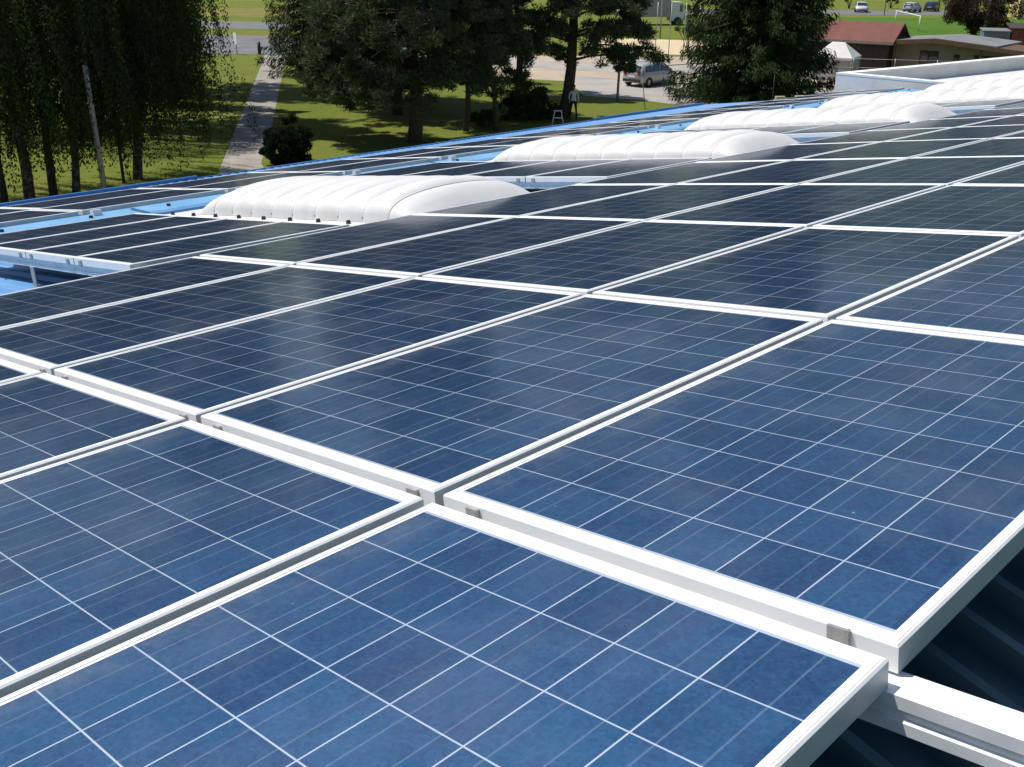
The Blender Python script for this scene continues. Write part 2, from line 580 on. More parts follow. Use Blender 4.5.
def glass_mesh(w, l, name):
    me = bpy.data.meshes.new(name)
    x0, x1, y0, y1 = 0.0222, w - 0.0222, 0.0338, l - 0.0338
    zt, zb = -0.0022, -0.0100
    vs = [(x0, y0, zb), (x1, y0, zb), (x1, y1, zb), (x0, y1, zb), (x0, y0, zt), (x1, y0, zt), (x1, y1, zt), (x0, y1, zt)]
    me.from_pydata(vs, [], [(4, 5, 6, 7), (3, 2, 1, 0)])
    uvl = me.uv_layers.new(name='UVMap')
    cw, cl = (w - 0.066) / 6, (l - 0.080) / 10
    for lp in me.loops:
        x, y, _ = vs[lp.vertex_index]
        uvl.data[lp.index].uv = ((x - 0.033) / cw, (y - 0.040) / cl)
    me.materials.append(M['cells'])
    return me


ORD = ['first', 'second', 'third', 'fourth', 'fifth', 'sixth', 'seventh', 'eighth', 'ninth', 'tenth', 'eleventh', 'twelfth', 'thirteenth', 'fourteenth', 'fifteenth', 'sixteenth', 'seventeenth', 'eighteenth']


def make_panel(w, l):
    t = thing('solar_panel', 'x', 'solar panel')
    mesh_obj('frame', frame_mesh(w, l, 'frame'), None, t)
    mesh_obj('glass', glass_mesh(w, l, 'glass'), None, t)
    return t


# the big array follows the roof: a few millimetres of height at each seam
HA = {-4: -0.0063, -3: 0.0009, -2: 0.0044, -1: 0.0063, 0: 0.0021, 1: -0.0074}
HB = [-0.0163, 0.0025, 0.0081, 0.0087, 0.0069, 0.003, -0.0028, -0.010]


def hb(r):
    return HB[r] if r < 8 else HB[7] - 0.004 * (r - 7)


def panel_matrix(u, v, n=0.0, yaw=0.0, tx=0.0, ty=0.0):
    j = Matrix.Rotation(tx, 4, 'X') @ Matrix.Rotation(ty, 4, 'Y') @ Matrix.Rotation(R(random.uniform(-0.10, 0.10)), 4, 'X') @ Matrix.Rotation(R(random.uniform(-0.08, 0.08)), 4, 'Y')
    return MR @ Matrix.Translation((u, v, n)) @ Matrix.Rotation(yaw, 4, 'Z') @ j


protos = {}


def place_panel(u, v, label, group, w=PW_, l=PL_, n=0.0, yaw=0.0, tx=0.0, ty=0.0):
    mw = panel_matrix(u, v, n, yaw, tx, ty)
    if (w, l) not in protos:
        protos[(w, l)] = make_panel(w, l)
        t = protos[(w, l)]
        t.matrix_world = mw
        t['label'] = label
    else:
        t = dup(protos[(w, l)], mw, label)
    t['group'] = group
    return t


PU, PV = 1.012, 1.68
ROWS = list(range(-1, 15))
for r in ROWS:
    cols = list(range(-4, 1)) if r >= 0 else [-3, -2, -1, 0]
    for c in cols:
        if r >= 6 and c > 0 or r >= 5 and c > -1 or r >= 9 and c > -2 or r >= 11 and c > -3:
            continue
        lab = 'solar panel of the big array: %s row from the front, %s' % (ORD[r + 1], 'right end' if c == 0 else ORD[-c] + ' from right end')
        ty = -(HA[c + 1] - HA[c]) / PU
        if r >= 0:
            place_panel(c * PU + 0.014, r * PV + 0.001, lab, 'solar panels of the big array', n=hb(r) + HA[c], tx=(hb(r + 1) - hb(r)) / PV, ty=ty)
        else:
            place_panel(c * PU + 0.014, -1.680, lab, 'solar panels of the big array', n=-0.042 + HA[c], tx=0.022 / PV, ty=ty)

# four-panel blocks beside the big array, a rooflight between each two blocks
BLOCK_V = [1.30, 5.57, 9.84, 14.11, 18.38]
BL = 1.56
for b, v in enumerate(BLOCK_V):
    for c in range(4):
        lab = 'dark solar panel in the %s block beside the rooflights, %s from left' % (ORD[b], ORD[c])
        bw, bp_, b0 = (0.772, 0.785, -7.27) if b == 0 else (0.962, 0.976, -8.02)
        place_panel(b0 + c * bp_, v, lab, 'solar panels in the blocks between the rooflights', bw, BL, n=0.0)

# double strip along the eave
EY = math.atan2(0.08, 1.0)
DW, DL = 0.99, 1.63
for r in range(-1, 14):
    for c in range(2):
        v = 1.13 + r * 1.665
        u = -8.2 - 0.08 * v - (2 - c) * 1.01 + 0.0
        lab = 'solar panel in the strip along the eave, %s column, %s from near' % ('inner' if c else 'outer', ORD[r + 1])
        place_panel(u, v, lab, 'solar panels of the strip along the eave', DW, DL, n=0.0, yaw=EY)

# ------------------------------------------------------------------ rails with clamps


def rail_mesh(length, name='beam'):
    bm = bmesh.new()
    p = [(-0.031, -0.048), (0.031, -0.048), (0.031, -0.108), (-0.031, -0.108), (-0.031, -0.089), (-0.023, -0.086), (-0.023, -0.072), (-0.031, -0.069)]
    prism(bm, p, 0.0, length, 'x')
    # shallow ridges on the upper face
    bmesh.ops.recalc_face_normals(bm, faces=bm.faces)
    me = bpy.data.meshes.new(name)
    bm.to_mesh(me)
    bm.free()
    me.materials.append(M['rail'])
    return me


bm = bmesh.new()
box(bm, -0.016, 0.016, -0.006, 0.0, -0.046, -0.014)
box(bm, -0.016, 0.016, -0.006, 0.012, -0.050, -0.046)
box(bm, 0.0165, 0.0195, -0.008, 0.0, -0.044, -0.012)
bmesh.ops.recalc_face_normals(bm, faces=bm.faces)
clamp_me = bpy.data.meshes.new('clamp')
bm.to_mesh(clamp_me)
bm.free()
clamp_me.materials.append(M['clamp'])


bm = bmesh.new()
prism(bm, [(-0.035, -0.245), (0.035, -0.245), (0.035, -0.238), (-0.027, -0.238), (-0.027, -0.109), (-0.035, -0.109)], -0.03, 0.03, 'x')
bmesh.ops.recalc_face_normals(bm, faces=bm.faces)
foot_me = bpy.data.meshes.new('foot')
bm.to_mesh(foot_me)
bm.free()
foot_me.materials.append(M['clamp'])


def rail(u0, u1, v, n, label, group, clamps, face_dv, yaw=0.0, lift=0.0):
    t = thing('mounting_rail', label, 'mounting rail', MR @ Matrix.Translation((u0, v, n)) @ Matrix.Rotation(yaw, 4, 'Z'), group)
    mesh_obj('beam', rail_mesh(u1 - u0), None, t)
    if group != 'cross rails of the eave strip':
        nf = max(2, int((u1 - u0) / 1.05))
        for q in range(nf):
            fo = bpy.data.objects.new('foot', foot_me)
            link(fo, t)
            fo.location = (0.35 + q * (u1 - u0 - 0.7) / (nf - 1) if u1 < 1.5 else 0.35 + q * (u1 - u0 - 2.3) / (nf - 1), 0, 0)
    for cu in clamps:
        c = bpy.data.objects.new('clamp', clamp_me)
        link(c, t)
        c.location = (cu - u0, face_dv, lift)
    return t


for r in range(0, 15):
    v = r * PV - 0.012
    u1 = 2.3 if r == 0 else 1.06
    lo = -4
    if r >= 6:
        u1 = 0.0
    if r >= 9:
        u1 = -1.0
    if r >= 11:
        u1 = -2.0
    if r == 0:
        lo = -4
    lab = 'pale aluminium rail under the %s seam between rows of the big array' % (ORD[r])
    if r == 0:
        lab = 'pale aluminium rail under the nearest seam, sticking out over the dark roof'
    cl = []
    for c in range(-4, 2):
        if c * PU < u1:
            cl += [c * PU + 0.105, c * PU - 0.085] if c > -4 else [c * PU + 0.105]
    if r == 0:
        cl = [x for x in cl if x < 0.95]
        cl = [x for x in cl if x < 0.8] + [0.905]
    rail(lo * PU, u1, v, -0.028 if r == 0 else hb(r) - 0.006, lab, 'mounting rails of the big array', [x for x in cl if x < u1 - 0.03] if r < 5 else [], 0.0125, lift=0.018 if r == 0 else 0.0)
for b, v in enumerate(BLOCK_V):
    cl = []
    for c in range(1, 4):
        xs = -7.27 + c * 0.785 if b == 0 else -8.02 + c * 0.976
        cl += [xs - 0.10, xs + 0.09]
    rail(-7.30 if b == 0 else -8.06, -4.06, v + 0.045, 0.0, 'aluminium rail under the front edge of the %s block of four panels' % ORD[b], 'front rails of the blocks', cl if b < 3 else [], -0.046)
for r in range(0, 13):
    v = 1.13 + r * 1.665 - 0.02
    t = rail(-10.30 - 0.08 * v, -8.12 - 0.08 * v, v, 0.0, 'white rail across the eave strip at its %s seam from the near end' % ORD[r], 'cross rails of the eave strip', [], 0, yaw=EY)
    bm = bmesh.new()
    L_ = 2.18
    box(bm, L_ + 0.002, L_ + 0.060, -0.045, 0.045, -0.15, -0.002)
    from_bm('end_stop', bm, M['rail'], t, bevel=0.008)

# blue cable ducts beside the eave strip
for s in range(6):
    va, vb = -0.9 + s * 4.27, -0.9 + (s + 1) * 4.27 - 0.06
    t = thing('cable_duct', 'bright blue sheet duct with black screws beside the eave strip, %s length from near end' % ORD[s], 'cable duct', MR @ Matrix.Translation((-8.2 - 0.08 * va + 0.005, va, -0.165)) @ Matrix.Rotation(EY, 4, 'Z'), 'blue ducts beside the eave strip')
    L_ = vb - va
    bm = bmesh.new()
    prism(bm, [(0.0, -0.10), (0.0, 0.118), (0.07, 0.118), (0.09, 0.112), (0.33, 0.085), (0.36, 0.06), (0.36, -0.10)], 0.0, L_, 'y')
    from_bm('cover', bm, M['flash_blue'], t)
    for q in range(4):
        y = 0.3 + q * 1.15 + 0.15 * ((q * 7 + s * 3) % 3)
        if y > L_ - 0.1:
            continue
        bm = bmesh.new()
        bmesh.ops.create_cone(bm, segments=10, radius1=0.022, radius2=0.018, depth=0.03, cap_ends=True, matrix=Matrix.Translation((0.20, y, 0.108)))
        from_bm('screw', bm, M['dark_metal'], t)

# ------------------------------------------------------------------ barrel rooflights
SKW, SKH = 1.36, 0.255


def dome_mesh(L):
    nseg = 10
    nu, nv = nseg * 16, 30
    v, f = [], []
    seg = L / nseg
    for i in range(nu + 1):
        u = L * i / nu
        ph = (u / seg) % 1.0 if i < nu else 1.0
        bulge = abs(math.sin(math.pi * ph)) ** 0.5        # each shell bulges a little between two ribs
        endf = max(0.0, math.sin(max(0.0, min(1.0, min(u, L - u) / 0.40)) * math.pi / 2)) ** 0.8
        for j in range(nv + 1):
            a = math.pi * j / nv
            y = -math.cos(a)
            h = max(0.0, math.sin(a)) ** 0.62
            H = endf * (SKH - 0.058 * (1 - bulge))
            W = SKW / 2 * (0.975 + 0.022 * bulge)
            v.append((u, SKW / 2 + y * W, max(0.0, h * H) + 0.012))
    for i in range(nu):
        for j in range(nv):
            q = i * (nv + 1) + j
            f.append((q, q + nv + 1, q + nv + 2, q + 1))
    return v, f




def dome_rib(x):
    v, f = [], []
    n = 28
    for j in range(n + 1):
        a = math.pi * (0.02 + 0.96 * j / n)
        y = SKW / 2 - math.cos(a) * SKW / 2 * 0.985
        z = 0.012 + max(0.0, math.sin(a)) ** 0.62 * (SKH - 0.040)
        dy, dz = -math.cos(a), math.sin(a)
        for dx, o_ in ((-0.030, -0.05), (-0.012, 0.0), (0.012, 0.0), (0.030, -0.05)):
            v.append((x + dx, y + dy * o_, z + dz * o_))
    for j in range(n):
        for q in range(3):
            b_ = j * 4 + q
            f.append((b_, b_ + 4, b_ + 5, b_ + 1))
    return v, f


SKU = [(-7.30, 3.14), (-7.85, 3.66), (-8.03, 3.76), (-8.18, 3.86), (-8.18, 3.86), (-8.18, 3.86)]
for b, v0 in enumerate([3.44, 7.71, 11.98, 16.25, 20.52, 24.6]):
    SKX, SKL = SKU[b]
    t = thing('barrel_rooflight', ['long white ribbed rooflight nearest the camera, its right end under the big array',
                                   'white ribbed rooflight, second from the camera, behind the second block of panels',
                                   'white ribbed rooflight, third from the camera, below the big spruce',
                                   'white ribbed rooflight, fourth from the camera, nearest the near corner of the annex',
                                   'white ribbed rooflight, fifth from the camera, in front of the white annex',
                                   'white ribbed rooflight farthest from the camera, at the photo\'s right edge'][b], 'rooflight',
              MR @ Matrix.Translation((SKX, v0, -0.105)), 'white barrel rooflights on the roof')
    vv, ff = dome_mesh(SKL)
    from_py('dome', vv, ff, M['dome'], t, smooth=True)
    for q in range(1, 10):
        rv, rf = dome_rib(SKL * q / 10)
        from_py('rib', rv, rf, M['dome_rib'], t)
    bm = bmesh.new()
    box(bm, -0.46, SKL + 0.22, -0.15, SKW + 0.15, -0.14, 0.010)
    from_bm('flange', bm, M['dome'], t, bevel=0.006)
    for q in range(10):
        bm = bmesh.new()
        x = -0.30 + q * (SKL + 0.40) / 9
        bmesh.ops.create_cone(bm, segments=10, radius1=0.020, radius2=0.015, depth=0.028, cap_ends=True, matrix=Matrix.Translation((x, -0.075, 0.024)))
        if b < 2:
            from_bm('bolt', bm, M['dark_metal'], t)
        else:
            bm.free()

# lightning rod beside the third rooflight
lr = thing('lightning_rod', 'thin dark lightning rod on a white foot behind the third rooflight', 'lightning rod', Matrix.Translation(roof(-11.0, 19.6, -0.25)))
bm = bmesh.new()
bmesh.ops.create_cone(bm, segments=12, radius1=0.12, radius2=0.06, depth=0.22, cap_ends=True, matrix=Matrix.Translation((0, 0, 0.11)))
from_bm('foot', bm, M['coping'], lr, bevel=0.01)
bm = bmesh.new()
tube(bm, [(0, 0, 0.2), (0, 0, 0.85)], [0.011, 0.006], 6)
from_bm('rod', bm, M['dark_metal'], lr)

# planks left on the roof edge
M['yellow_wood'] = mat('new_timber', (0.46, 0.36, 0.16), (0.36, 0.28, 0.12), 5, 0.8)
wp = roof(-14.9, 27.2, -0.225)
pl = tag(None or from_bm('timber_pile', (lambda b_: (box(b_, -0.8, 0.9, -0.08, 0.02, 0, 0.06), box(b_, -0.7, 0.8, 0.05, 0.15, 0.0, 0.06), box(b_, -0.75, -0.3, -0.10, 0.14, 0.062, 0.15), box(b_, 0.25, 0.7, -0.10, 0.14, 0.062, 0.17), b_)[-1])(bmesh.new()), M['yellow_wood'], bevel=0.006), 'small pile of yellow timber on the eave in front of the spruce', 'timber')
pl.matrix_world = Matrix.Translation(wp) @ Matrix.Rotation(R(8), 4, 'Z') @ Matrix.Scale(0.62, 4)

# ------------------------------------------------------------------ white annex with parapet
ax = thing('flat_roofed_annex', 'white walled annex with flat roof and parapet at the far end of the hall', 'building', Matrix.Identity(4))
A0 = Vector((9.45, 31.43, 0))
TOPZ = 5.13
ang = R(0)
VV = (Matrix.Rotation(R(-9.5), 3, 'Z') @ VH)
UU = UH
LU, LV = 9.5, 22.0


def apt(s, t_, z):
    p = A0 + UU * s + VV * t_
    return (p.x, p.y, z)


def wall_block(bm, s0, s1, t0, t1, z0, z1):
    vs = [bm.verts.new(apt(s, t_, z)) for z in (z0, z1) for s, t_ in ((s0, t0), (s1, t0), (s1, t1), (s0, t1))]
    for q in ((3, 2, 1, 0), (4, 5, 6, 7), (0, 1, 5, 4), (1, 2, 6, 5), (2, 3, 7, 6), (3, 0, 4, 7)):
        bm.faces.new([vs[i] for i in q])


bm = bmesh.new()
wall_block(bm, 0, LU, 0.0, 0.28, -0.1, TOPZ - 0.06)
wall_block(bm, 0, 0.28, 0.283, LV, -0.1, TOPZ - 0.06)
wall_block(bm, LU - 0.28, LU, 0.283, LV, -0.1, TOPZ - 0.06)
wall_block(bm, 0.283, LU - 0.283, LV - 0.28, LV, -0.1, TOPZ - 0.06)
from_bm('wall', bm, M['render'], ax)
bm = bmesh.new()
wall_block(bm, -0.006, LU + 0.006, -0.006, 0.31, TOPZ - 0.057, TOPZ)
wall_block(bm, -0.006, 0.31, 0.313, LV + 0.006, TOPZ - 0.057, TOPZ)
wall_block(bm, LU - 0.31, LU + 0.03, 0.313, LV + 0.03, TOPZ - 0.057, TOPZ)
wall_block(bm, 0.313, LU - 0.313, LV - 0.31, LV + 0.03, TOPZ - 0.057, TOPZ)
from_bm('coping', bm, M['coping'], ax, bevel=0.01)
bm = bmesh.new()
wall_block(bm, 0.27, LU - 0.27, 0.27, LV - 0.27, TOPZ - 0.75, TOPZ - 0.42)
from_bm('roof', bm, M['flatroof'], ax)

# ------------------------------------------------------------------ vegetation


def mat_leaf(name, c1, c2, c3=None, rough=0.6, trans=0.35, scale=1.2):
    k = NT(name)
    tc = k.n('ShaderNodeTexCoord')
    a = k.ramp(k.noise(scale, 3, 0.6, vec=tc.outputs['Object']), 0.3, 0.7)
    b = k.noise(23.0, 2, 0.5, vec=tc.outputs['Object'])
    col = k.mix(a, c1, c2)
    if c3:
        col = k.mix(k.ramp(b, 0.5, 0.75), col, c3)
    k.l(col, k.b.inputs['Base Color'])
    k.b.inputs['Roughness'].default_value = rough
    k.b.inputs['Specular IOR Level'].default_value = 0.10
    tr = k.n('ShaderNodeBsdfTranslucent')
    k.l(col, tr.inputs[0])
    mx = k.n('ShaderNodeMixShader')
    mx.inputs[0].default_value = trans
    k.l(k.b.outputs[0], mx.inputs[1])
    k.l(tr.outputs[0], mx.inputs[2])
    k.l(mx.outputs[0], k.t.nodes['Material Output'].inputs[0])
    return k.m


M['birch_leaf'] = mat_leaf('birch_leaf', (0.022, 0.040, 0.010), (0.034, 0.058, 0.014), (0.05, 0.08, 0.02))
M['pine_leaf'] = mat_leaf('pine_needles', (0.045, 0.070, 0.030), (0.075, 0.105, 0.045), (0.105, 0.135, 0.070), trans=0.2)
M['spruce_leaf'] = mat_leaf('spruce_needles', (0.013, 0.034, 0.010), (0.024, 0.048, 0.013), (0.050, 0.085, 0.020), trans=0.15)
M['bush_leaf'] = mat_leaf('bush_leaf', (0.034, 0.062, 0.020), (0.055, 0.090, 0.028))
M['dark_bush_leaf'] = mat_leaf('dark_bush_leaf', (0.010, 0.022, 0.008), (0.018, 0.034, 0.012))
M['plum_leaf'] = mat_leaf('purple_plum_leaf', (0.055, 0.030, 0.026), (0.085, 0.055, 0.038), (0.07, 0.07, 0.03))
M['bark'] = mat('dark_bark', (0.055, 0.044, 0.036), (0.028, 0.022, 0.018), 9, 0.9, bump=0.5)
M['pine_bark'] = mat('pine_bark', (0.09, 0.062, 0.045), (0.045, 0.032, 0.025), 7, 0.9, bump=0.5)
M['birch_bark'] = mat('birch_bark', (0.22, 0.21, 0.19), (0.035, 0.03, 0.028), 5, 0.8, lo=0.30, hi=0.52)


def unit(a):
    return a / np.maximum(np.linalg.norm(a, axis=-1, keepdims=True), 1e-9)


def leaves(name, c, d, w, m, parent):
    """quads: centres c, half-length vectors d, half widths w; each turned at random about its length"""
    n = len(c)
    a = unit(np.cross(d, rng.normal(size=(n, 3)))) * w[:, None]
    # tapered leaf: narrow tip
    v = np.empty((n, 4, 3), np.float32)
    v[:, 0] = c - d - a * 0.6
    v[:, 1] = c - d * 0.1 + a
    v[:, 2] = c + d
    v[:, 3] = c - d * 0.1 - a
    me = bpy.data.meshes.new(name)
    me.vertices.add(n * 4)
    me.vertices.foreach_set('co', v.reshape(-1))
    me.loops.add(n * 4)
    me.loops.foreach_set('vertex_index', np.arange(n * 4, dtype=np.int32))
    me.polygons.add(n)
    me.polygons.foreach_set('loop_start', np.arange(0, n * 4, 4, dtype=np.int32))
    me.polygons.foreach_set('loop_total', np.full(n, 4, np.int32))
    me.update(calc_edges=True)
    me.materials.append(m)
    o = bpy.data.objects.new(name, me)
    return link(o, parent)


def tree(name, label, x, y, group=None, cat='tree'):
    return thing(name, label, cat, Matrix.Translation((x, y, 0)), group)


def wood(parent, limbs, m, name='trunk'):
    bm = bmesh.new()
    for pts, rad, seg in limbs:
        tube(bm, pts, rad, seg)
    return from_bm(name, bm, m, parent)


def birch(label, x, y, stems, H, RAD, strands, zmin=1.6, skew=(0, 0)):
    t = tree('weeping_birch', label, x, y, 'weeping birches left of the path')
    limbs = []
    cs, ds, ws = [], [], []
    tips = []
    for (bx, by, tx, ty, r0) in stems:
        pts = [(bx + (tx - bx) * q + 0.18 * math.sin(q * 7 + bx * 3), by + (ty - by) * q, -0.1 + H * 0.85 * q) for q in np.linspace(0, 1, 9)]
        limbs.append((pts, [r0 * (1 - 0.85 * q) for q in np.linspace(0, 1, 9)], 8))
        for _ in range(9):
            q = random.uniform(0.25, 0.95)
            p = Vector(pts[min(8, int(q * 8))])
            a = random.uniform(0, 6.28)
            L = RAD * random.uniform(0.5, 0.95) * (1.15 - 0.5 * q)
            e = p + Vector((math.cos(a) * L, math.sin(a) * L, L * random.uniform(0.25, 0.7)))
            mid = (p + e) / 2 + Vector((0, 0, 0.25 * L))
            limbs.append(([p, mid, e], [r0 * 0.3, r0 * 0.18, 0.02], 5))
            tips.append(e)
    for s in range(int(strands * 1.25)):
        if s % 3:
            e = random.choice(tips)
            p0 = np.array(e) + rng.normal(size=3) * (0.9, 0.9, 0.5)
        else:
            a = random.uniform(0, 6.28)
            rr = RAD * math.sqrt(random.uniform(0.02, 1))
            z = H * random.uniform(0.35, 1.0)
            rr *= min(1, 1.25 * (1 - (z / H) ** 3) + 0.15)
            p0 = np.array((math.cos(a) * rr + skew[0] * (1 - z / H), math.sin(a) * rr + skew[1], z))
        L = random.uniform(1.6, 5.2)
        low = zmin - (0.4 if s % 5 < 3 else 1.0) + random.uniform(0, 1.3) + (0.9 if random.random() < 0.3 else 0)
        L = max(0.5, min(L, p0[2] - low))
        n = int(L * 11) + 4
        tt = np.linspace(0, 1, n)
        out = unit(np.array((p0[0], p0[1], 0.001)))
        path = p0 + np.stack([out[0] * 0.5 * np.sqrt(tt), out[1] * 0.5 * np.sqrt(tt), -L * tt], 1)
        path[:, 0] += 0.10 * np.sin(tt * 5 + s)
        for rep_ in range(3):
            cs.append(path + rng.normal(size=(n, 3)) * 0.075)
            dv = rng.normal(size=(n, 3)) * 0.55 + np.array((0, 0, -0.9))
            ds.append(unit(dv) * rng.uniform(0.045, 0.08, (n, 1)))
            ws.append(rng.uniform(0.016, 0.030, n))
    wood(t, limbs, M['birch_bark'])
    leaves('crown', np.concatenate(cs), np.concatenate(ds), np.concatenate(ws), M['birch_leaf'], t)
    return t


def clump(cs, ds, ws, c, r, n, size, flat=0.6):
    u = unit(rng.normal(size=(n, 3)))
    rad = r * rng.uniform(0.15, 1.0, (n, 1)) ** 0.6
    off = u * rad * np.array((1, 1, flat))
    dv = unit(u + np.array((0, 0, 0.35)) + rng.normal(size=(n, 3)) * 0.35)
    cs.append(np.array(c) + off)
    ds.append(dv * size * rng.uniform(0.6, 1.2, (n, 1)))
    ws.append(size * 0.17 * rng.uniform(0.7, 1.3, n))


def pine(label, x, y, H, r0, limbs_spec, lean=(0, 0), nper=70, size=0.15, group='pines on the lawn', bark=None, name='pine_tree'):
    """limbs_spec: (height, azimuth deg, length, droop) for chosen limbs; more are added above"""
    t = tree(name, label, x, y, group)
    limbs, cs, ds, ws = [], [], [], []

    def spine(z):
        q = z / H
        return Vector((lean[0] * q + 0.12 * math.sin(z * 0.8), lean[1] * q, z))
    zs = np.linspace(-0.1, H, 12)
    limbs.append(([spine(z) for z in zs], [max(0.03, r0 * (1.12 - 1.05 * (z / H)) + (0.10 * r0 if z < 0.3 else 0)) for z in zs], 10))
    for z, az, L, droop in limbs_spec:
        p = spine(z)
        a = R(az)
        dirv = Vector((math.cos(a), math.sin(a), 0))
        pts = [p + dirv * (L * q) + Vector((0.1 * L * math.sin(q * 6 + az), 0.08 * L * math.sin(q * 5 + z), 0.22 * L * math.sin(q * 2.2) - droop * q * q)) for q in (0, 0.25, 0.5, 0.75, 1.0)]
        limbs.append((pts, [0.065 * (0.6 + L / 4), 0.05, 0.038, 0.025, 0.012], 5))
        nk = int(7 + L * 5.2)
        for k_ in range(nk):
            q = random.uniform(0.32, 1.0)
            i = min(3, int(q * 4))
            b = pts[i].lerp(pts[i + 1], q * 4 - i)
            side = Vector((-dirv.y, dirv.x, 0)) * random.gauss(0, 0.26 * L * (1.15 - q * 0.5))
            c = b + side + Vector((0, 0, random.gauss(0.08, 0.20) - 0.12 * abs(side.length)))
            if side.length > 0.5:
                limbs.append(([b, b.lerp(c, 0.5) + Vector((0, 0, 0.1)), c], [0.02, 0.014, 0.008], 4))
            clump(cs, ds, ws, c, random.uniform(0.26, 0.55), int(nper * 1.5), size)
    wood(t, limbs, bark or M['pine_bark'])
    leaves('crown', np.concatenate(cs), np.concatenate(ds), np.concatenate(ws), M['pine_leaf'], t)
    return t


def pine_limbs(z0, z1, n, L0, L1, droop=0.6):
    out = []
    for i in range(n):
        z = z0 + (z1 - z0) * (i + random.uniform(-0.3, 0.3)) / n
        q = (z - z0) / (z1 - z0)
        out.append((z, i * 137.5 + random.uniform(-25, 25), (L0 + (L1 - L0) * q) * random.uniform(0.75, 1.2), droop * random.uniform(0.5, 1.5)))
    return out


def spruce(label, x, y, H, RAD, whorls, per, group=None, z0=0.4, twig=26, m='spruce_leaf', bright=0.0):
    t = tree('spruce_tree', label, x, y, group)
    limbs, cs, ds, ws = [], [], [], []
    zs = np.linspace(-0.1, H, 10)
    limbs.append(([(0, 0, z) for z in zs], [max(0.02, 0.30 * (1 - z / H)) for z in zs], 8))
    for wv_ in range(whorls):
        q = (wv_ + random.uniform(-0.2, 0.2)) / whorls
        z = z0 + (H - z0 - 0.3) * max(0, q) ** 1.06
        Rz = RAD * (1 - (z / H)) ** 0.80 * (0.86 if q < 0.05 else 1.0)
        off = random.uniform(0, 6.28)
        for b in range(per):
            a = off + 2 * math.pi * b / per + random.uniform(-0.22, 0.22)
            L = Rz * random.choice((0.60, 0.75, 0.88, 0.97, 1.08, 1.24))
            dr = 0.30 * L
            dirv = np.array((math.cos(a), math.sin(a), 0))
            side = np.array((-dirv[1], dirv[0], 0))
            if b % 2 == 0:
                limbs.append(([(0, 0, z), tuple(dirv * L * 0.55 + np.array((0, 0, z - dr * 0.55))), tuple(dirv * L * 0.96 + np.array((0, 0, z - dr * 0.75)))], [0.05, 0.03, 0.01], 4))
            n = int(1.3 * twig * (0.5 + L / 3))
            s = rng.uniform(0.18, 1.0, n) ** 0.75
            lat = rng.normal(size=n) * 0.11 * L * (1.15 - s * 0.8)
            hang = rng.uniform(0, 1, n) ** 1.2 * (0.22 + 0.42 * s) * min(1.0, L / 2.2)
            zc = z - dr * np.sin(s * 1.75) * 0.95 + 0.12 * L * np.clip(s - 0.7, 0, 1) - hang - 0.25 * np.abs(lat)
            c = dirv * (L * s)[:, None] + side * lat[:, None]
            c[:, 2] = zc
            dv = dirv * 0.55 + side * rng.normal(size=(n, 1)) * 0.55 + np.array((0, 0, -0.75)) + rng.normal(size=(n, 3)) * 0.25
            cs.append(c)
            ds.append(unit(dv) * rng.uniform(0.10, 0.22, (n, 1)))
            ws.append(rng.uniform(0.018, 0.040, n))
    wood(t, limbs, M['bark'])
    leaves('crown', np.concatenate(cs), np.concatenate(ds), np.concatenate(ws), M[m], t)
    return t


def bush(label, x, y, rx, ry, h, n, m, cat='bush', group=None, size=0.08, name='bush', stems=7, lumps=16, zlo=0.2):
    t = tree(name, label, x, y, group, cat)
    limbs, cs, ds, ws = [], [], [], []
    cent = []
    for i in range(lumps):
        a = random.uniform(0, 6.28)
        rr = math.sqrt(random.random())
        z = h * random.uniform(zlo, 0.92) * (1 - 0.35 * rr * rr)
        k_ = 1.04 if (lumps >= 28 and i % 5 == 0) else 0.82
        cent.append((math.cos(a) * rx * rr * k_, math.sin(a) * ry * rr * k_, z * (1.05 if k_ > 1 else 0.95)))
    for i in range(stems):
        c = cent[i]
        limbs.append(([(c[0] * 0.1, c[1] * 0.1, -0.05), (c[0] * 0.45, c[1] * 0.45, c[2] * 0.55), c], [0.045, 0.03, 0.012], 5))
    for c in cent:
        clump(cs, ds, ws, c, (random.uniform(0.22, 0.42) if lumps < 28 else random.uniform(0.14, 0.33)) * min(rx, h) * 0.9, n // lumps, size, 0.85)
        ws[-1] *= 2.1
    wood(t, limbs, M['bark'], 'stem')
    leaves('foliage', np.concatenate(cs), np.concatenate(ds), np.concatenate(ws), m, t)
    return t


# the weeping birches on the left
birch('weeping birch with two dark stems at the photo\'s left edge', -17.3, 35.5, [(-0.35, 0, -1.6, 0.5, 0.20), (0.25, 0.1, 0.4, 0, 0.21)], 13, 3.4, 520)
birch('weeping birch with two stems spreading in a V, second from the left', -16.25, 37.0, [(-0.30, 0, -1.1, 0.2, 0.17), (0.25, 0, 1.3, -0.2, 0.16)], 13.5, 3.2, 520)
birch('weeping birch beside the thin dark pole, nearest the path', -14.7, 39.9, [(0.0, 0.2, 0.3, 0.2, 0.20)], 14, 2.9, 640, zmin=1.9, skew=(0.3, 0))
birch('weeping birch behind the others, close to the road', -19.8, 50.0, [(0.0, 0.0, 0.2, 0.2, 0.2), (0.6, 0, 1.2, 0, 0.15)], 14, 4.6, 560, zmin=2.6)
spruce('dark spruce behind the weeping birches', -25.0, 66.0, 19, 4.2, 28, 14, 'spruces on the lawn', z0=1.6, twig=44)
spruce('narrow dark spruce at the left side of the path', -19.6, 60.5, 15, 2.7, 26, 12, 'spruces on the lawn', z0=1.4, twig=40)
birch('weeping birch farthest left beyond the others', -27.5, 52.0, [(0.0, 0.0, 0.5, 0.2, 0.22)], 14, 4.8, 420, zmin=2.6)

